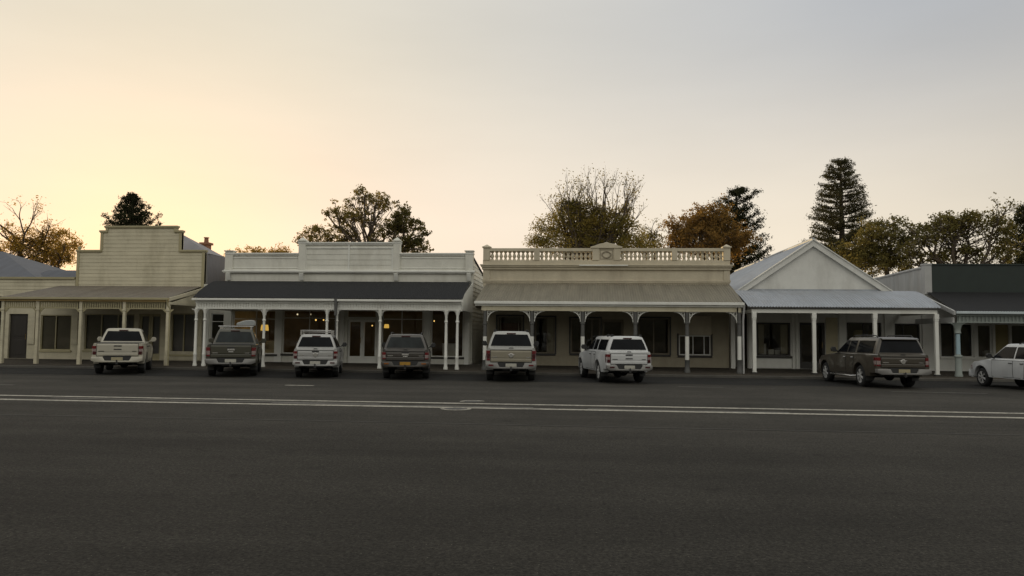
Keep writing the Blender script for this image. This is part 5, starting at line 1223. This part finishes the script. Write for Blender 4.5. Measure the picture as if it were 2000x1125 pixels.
def conifer(name, label, Y, px, top, base_py, half, lm, bark, seed, tiers, prof, leaf=.16, up=.25, group='trees behind the shops', per=26, clump=.24, droop=0.0, irregular=.12, ends=True, cat='conifer'):
    """whorled branches that carry needle clumps; half = half-width in px at the widest, prof(t) its outline from base (0) to tip (1)"""
    rng = np.random.default_rng(seed); mpp = Y/F_PX
    x, zt = P(px, top, Y); _, zb = P(px, base_py, Y); t = tag(empty(name, (x, Y, 0)), label, cat, group)
    tr = MB(); lp = []; tr.tube([(x, Y, 0), (x, Y, zb), (x+.05, Y, (zb+zt)/2), (x, Y, zt)], [.42, .34, .2, .03], 8); Rm = half*mpp
    for i in range(tiers):
        s = (i+.5)/tiers; z = zb+(zt-zb)*s; rad = Rm*prof(s); nb = int(rng.integers(6, 9)); a0 = rng.uniform(0, 6.3)
        for k in range(nb):
            a = a0+2*math.pi*k/nb+rng.normal()*.15; L = rad*(1+rng.normal()*irregular); zz = z+rng.normal()*.10
            if L < .12: L = .12
            pts = []
            for q in np.linspace(0, 1, 6): pts.append(np.array((x+math.cos(a)*L*q, Y+math.sin(a)*L*q, zz+L*(up*q*q-droop*q*(1-q)*1.5))))
            tr.tube([tuple(p) for p in pts], list(np.linspace(.05, .015, 6)), 4)
            m_ = max(2, int(L/.30))
            for j in range(m_):
                q = .28+.72*(j+1)/m_; p = pts[0]+(pts[5]-pts[0])*q; p[2] = zz+L*(up*q*q-droop*q*(1-q)*1.5)
                side = np.array((-math.sin(a), math.cos(a), 0))*L*.16*q
                nn = int(per*(1.5 if ends and j == m_-1 else .8)); sg = clump*(1.15 if ends and j == m_-1 else .8)
                for o_ in (-1, 0, 1): lp.append(p+side*o_+rng.normal(size=(nn//3+1, 3))*sg*np.array([.62, .62, .42])+np.array([0, 0, .04]))
    tr.build('trunk', bark, t, fix=False, smooth=60); leaves(np.concatenate(lp), leaf, lm, t, rng, aspect=.35); return t
LG_DARK = leafmat('dark_olive_leaves', (.075, .075, .030), (.18, .15, .052), .45)
LG_GUM = leafmat('gum_leaves', (.12, .108, .038), (.31, .24, .075), .5, .7)
LG_GOLD = leafmat('golden_leaves', (.24, .155, .034), (.50, .33, .075), .65, .8)
LG_YEL = leafmat('yellow_olive_leaves', (.12, .112, .036), (.31, .24, .065), .5, .55)
LG_ORG = leafmat('russet_leaves', (.13, .085, .032), (.36, .215, .065), .5, .45)
LG_CON = leafmat('conifer_needles', (.022, .026, .016), (.050, .052, .026), .2, .6)
LG_NOR = leafmat('bunya_needles', (.050, .050, .028), (.11, .10, .05), .25, .6)
LG_MIX = leafmat('green_brown_leaves', (.09, .092, .036), (.24, .195, .065), .5, .5)
# left edge: half-bare autumn tree
twig_tree('autumn_tree', 'half-bare autumn tree with golden leaves at the left edge of the photo', 62, [(32, 505, -.05, 1, 52, .17), (14, 505, -.75, 1, 50, .13), (40, 500, .45, .9, 50, .12), (65, 535, .55, .8, 52, .13), (88, 540, .1, 1, 34, .12), (110, 540, .55, .8, 36, .12)],
          LG_GOLD, BARK, 5, levels=4, spread=.40, leaf=.17, leaf_n=2.0, up=.3, shrink=.70, low_blobs=[(62, 490, 54, 38, 52), (122, 497, 36, 26, 48), (20, 495, 30, 44, 30), (85, 470, 30, 20, 22), (110, 458, 22, 16, 14), (35, 455, 30, 22, 16), (135, 475, 22, 16, 14)], per=46, cl=.40)
conifer('fir_tree', 'small dark fir showing its tip above the stepped false front', 60, 258, 382, 470, 50, LG_CON, BARK, 8, 13, lambda s: (1-s)*.95+.07, leaf=.17, up=.55, per=34, clump=.17, irregular=.16)
crown_tree('low_tree', 'low golden treetop just showing over the left parapet of the white shop', 60, 520, (520, 560), [(495, 494, 22, 7, 18), (540, 495, 30, 7, 26), (470, 498, 14, 6, 8)], LG_GOLD, BARK, 21, leaf=.15, per=50, cl=.32, trunk_r=.15, limb_r=.08)
crown_tree('gum_tree', 'tall gum tree with forked trunks and open leafy clumps behind the white shop', 60, 715, (716, 505), [(712, 378, 20, 12, 14), (738, 392, 22, 14, 13), (690, 398, 22, 12, 9), (752, 398, 18, 20, 13), (722, 420, 42, 20, 16), (690, 432, 22, 18, 10), (665, 420, 14, 12, 9), (655, 407, 6, 12, 6), (664, 440, 22, 14, 11), (640, 417, 8, 8, 4), (745, 435, 22, 16, 8), (676, 458, 34, 12, 11), (735, 458, 14, 12, 4)],
           LG_GUM, BARK, 31, leaf=.18, per=36, cl=.24, trunk_r=.24, limb_r=.12)
crown_tree('gum_tree', 'low bushy gum with a thin leaning stem left of the tall gum tree', 61, 660, (655, 520), [(668, 462, 22, 14, 14), (640, 465, 14, 14, 12), (625, 448, 15, 10, 8), (592, 462, 11, 9, 7), (612, 452, 10, 8, 5), (605, 470, 14, 6, 6), (590, 472, 12, 6, 5), (660, 475, 30, 10, 9)], LG_GUM, BARK, 32, leaf=.18, per=40, cl=.26, trunk_r=.14, limb_r=.08)
crown_tree('gum_tree', 'darker gum tree with a rounded head to the right of the tall gum tree', 59, 773, (776, 490), [(782, 420, 16, 14, 18), (792, 440, 20, 12, 18), (772, 440, 17, 16, 20), (812, 440, 14, 9, 8), (822, 456, 9, 8, 6), (800, 470, 26, 14, 22), (818, 474, 12, 10, 8), (742, 468, 24, 12, 11), (755, 450, 12, 8, 6), (828, 487, 10, 4, 4), (795, 488, 30, 8, 14)],
           LG_DARK, BARK, 33, leaf=.19, per=46, cl=.28, trunk_r=.16, limb_r=.10)
# centre: large many-stemmed tree, bare at the top
twig_tree('elm_tree', 'big many-stemmed tree with a bare twiggy top and yellow-olive lower leaves behind the pediment', 60,
          [(1105, 461, -0.64, 1, 34, .085), (1109, 461, -0.60, 1, 36, .085), (1114, 466, -0.41, 1, 43, .085), (1119, 459, -0.49, 1, 43, .085), (1124, 459, -0.45, 1, 41, .085), (1129, 467, -0.26, 1, 48, .085), (1134, 460, -0.23, 1, 44, .085), (1139, 467, -0.21, 1, 49, .085), (1144, 464, -0.11, 1, 45, .085), (1149, 458, -0.10, 1, 50, .085), (1153, 469, -0.08, 1, 47, .085), (1158, 460, 0.04, 1, 51, .085), (1163, 468, 0.10, 1, 52, .085), (1168, 461, 0.14, 1, 51, .085), (1173, 458, 0.15, 1, 50, .085), (1178, 456, 0.15, 1, 53, .085), (1183, 459, 0.15, 1, 50, .085), (1188, 460, 0.29, 1, 48, .085), (1193, 461, 0.42, 1, 45, .085), (1197, 459, 0.33, 1, 47, .085), (1202, 460, 0.41, 1, 46, .085), (1207, 457, 0.50, 1, 46, .085), (1212, 466, 0.46, 1, 39, .085), (1217, 460, 0.61, 1, 38, .085)],
          LG_YEL, BARK, 41, levels=4, spread=.26, leaf=.15, leaf_n=1.3, up=.7, shrink=.68, kids=(2, 2),
          low_blobs=[(1105, 425, 34, 34, 62), (1068, 455, 34, 30, 52), (1130, 435, 36, 40, 74), (1160, 450, 40, 30, 66), (1200, 440, 40, 32, 62), (1238, 462, 24, 22, 26), (1045, 470, 16, 16, 14), (1115, 480, 70, 18, 54), (1215, 480, 60, 14, 40), (1118, 402, 12, 18, 16), (1222, 425, 20, 26, 16), (1145, 412, 26, 24, 22), (1185, 410, 22, 22, 14)], per=46, cl=.44)
twig_tree('small_tree', 'small thin olive tree between the big elm and the russet tree', 63, [(1262, 485, .2, 1, 24, .08), (1278, 485, -.1, 1, 18, .07), (1255, 488, -.3, 1, 20, .07)], LG_YEL, BARK, 43, levels=3, spread=.4, leaf=.15, leaf_n=3, low_blobs=[(1265, 470, 24, 20, 24), (1285, 475, 16, 14, 16)], per=34, cl=.38)
conifer('pine_tree', 'dark pine with irregular clumped branches right of the russet tree', 65, 1438, 372, 560, 60, LG_CON, BARK, 9, 11, lambda s: .28+.8*(1-s)**.8 if s < .93 else .22, leaf=.2, up=.42, per=54, clump=.27, irregular=.3)
crown_tree('russet_tree', 'dense russet and orange autumn tree behind the right end of the balustrade', 60, 1372, (1372, 505), [(1380, 425, 30, 24, 38), (1350, 440, 32, 24, 36), (1400, 445, 34, 26, 40), (1330, 460, 28, 22, 28), (1370, 470, 50, 22, 50), (1425, 475, 30, 22, 40), (1318, 440, 12, 14, 9), (1450, 470, 18, 14, 14), (1318, 480, 18, 14, 14), (1405, 412, 14, 10, 8)],
           LG_ORG, BARK, 51, leaf=.18, per=58, cl=.42, trunk_r=.22, limb_r=.1)
# right: tall tiered conifer and two spreading trees
conifer('bunya_pine', 'tall tiered conifer with horizontal branches behind the gabled shop', 66, 1641, 314, 560, 64, LG_NOR, BARK, 10, 23, lambda s: max(.0, (1.06*(1-s)**.56+.08) if s > .35 else .95-.35*(.35-s)), leaf=.17, up=.16, per=42, clump=.21, droop=.10, irregular=.12)
crown_tree('green_tree', 'rounded olive-green tree between the tall conifer and the wide spreading tree', 60, 1735, (1728, 500), [(1712, 445, 20, 20, 18), (1690, 465, 26, 22, 24), (1745, 450, 18, 22, 18), (1775, 468, 20, 22, 18), (1725, 480, 50, 24, 40), (1680, 495, 34, 22, 30), (1765, 500, 40, 18, 30), (1700, 515, 40, 16, 30), (1650, 490, 20, 16, 16), (1740, 520, 40, 12, 22)],
           LG_MIX, BARK, 61, leaf=.18, per=46, cl=.34, trunk_r=.22, limb_r=.1)
twig_tree('spreading_tree', 'wide flat-topped tree with fanning dark limbs at the right of the photo', 58, [(1850, 535, -.55, .8, 46, .16), (1860, 530, -.15, 1, 46, .16), (1880, 530, .2, 1, 46, .16), (1895, 535, .6, .8, 50, .16), (1915, 540, .95, .55, 46, .13), (1840, 540, -1, .5, 40, .13), (1870, 530, .0, 1, 40, .13), (1885, 540, .8, .7, 50, .12), (1845, 530, -.7, .9, 44, .12)],
          LG_MIX, BARK, 71, levels=4, spread=.38, leaf=.19, leaf_n=5.5, up=.25, shrink=.70, low_blobs=[(1820, 495, 40, 22, 22), (1880, 500, 50, 20, 22), (1940, 500, 45, 22, 26), (1805, 455, 22, 22, 20), (1850, 434, 40, 20, 34), (1905, 432, 45, 18, 36), (1955, 445, 28, 24, 28)], per=34, cl=.30)
conifer('fir_tree', 'dark fir leaning into the photo at its right edge', 64, 2003, 408, 560, 34, LG_CON, BARK, 14, 14, lambda s: .4+.6*(1-s), leaf=.2, up=.3, per=40, clump=.3, irregular=.25)
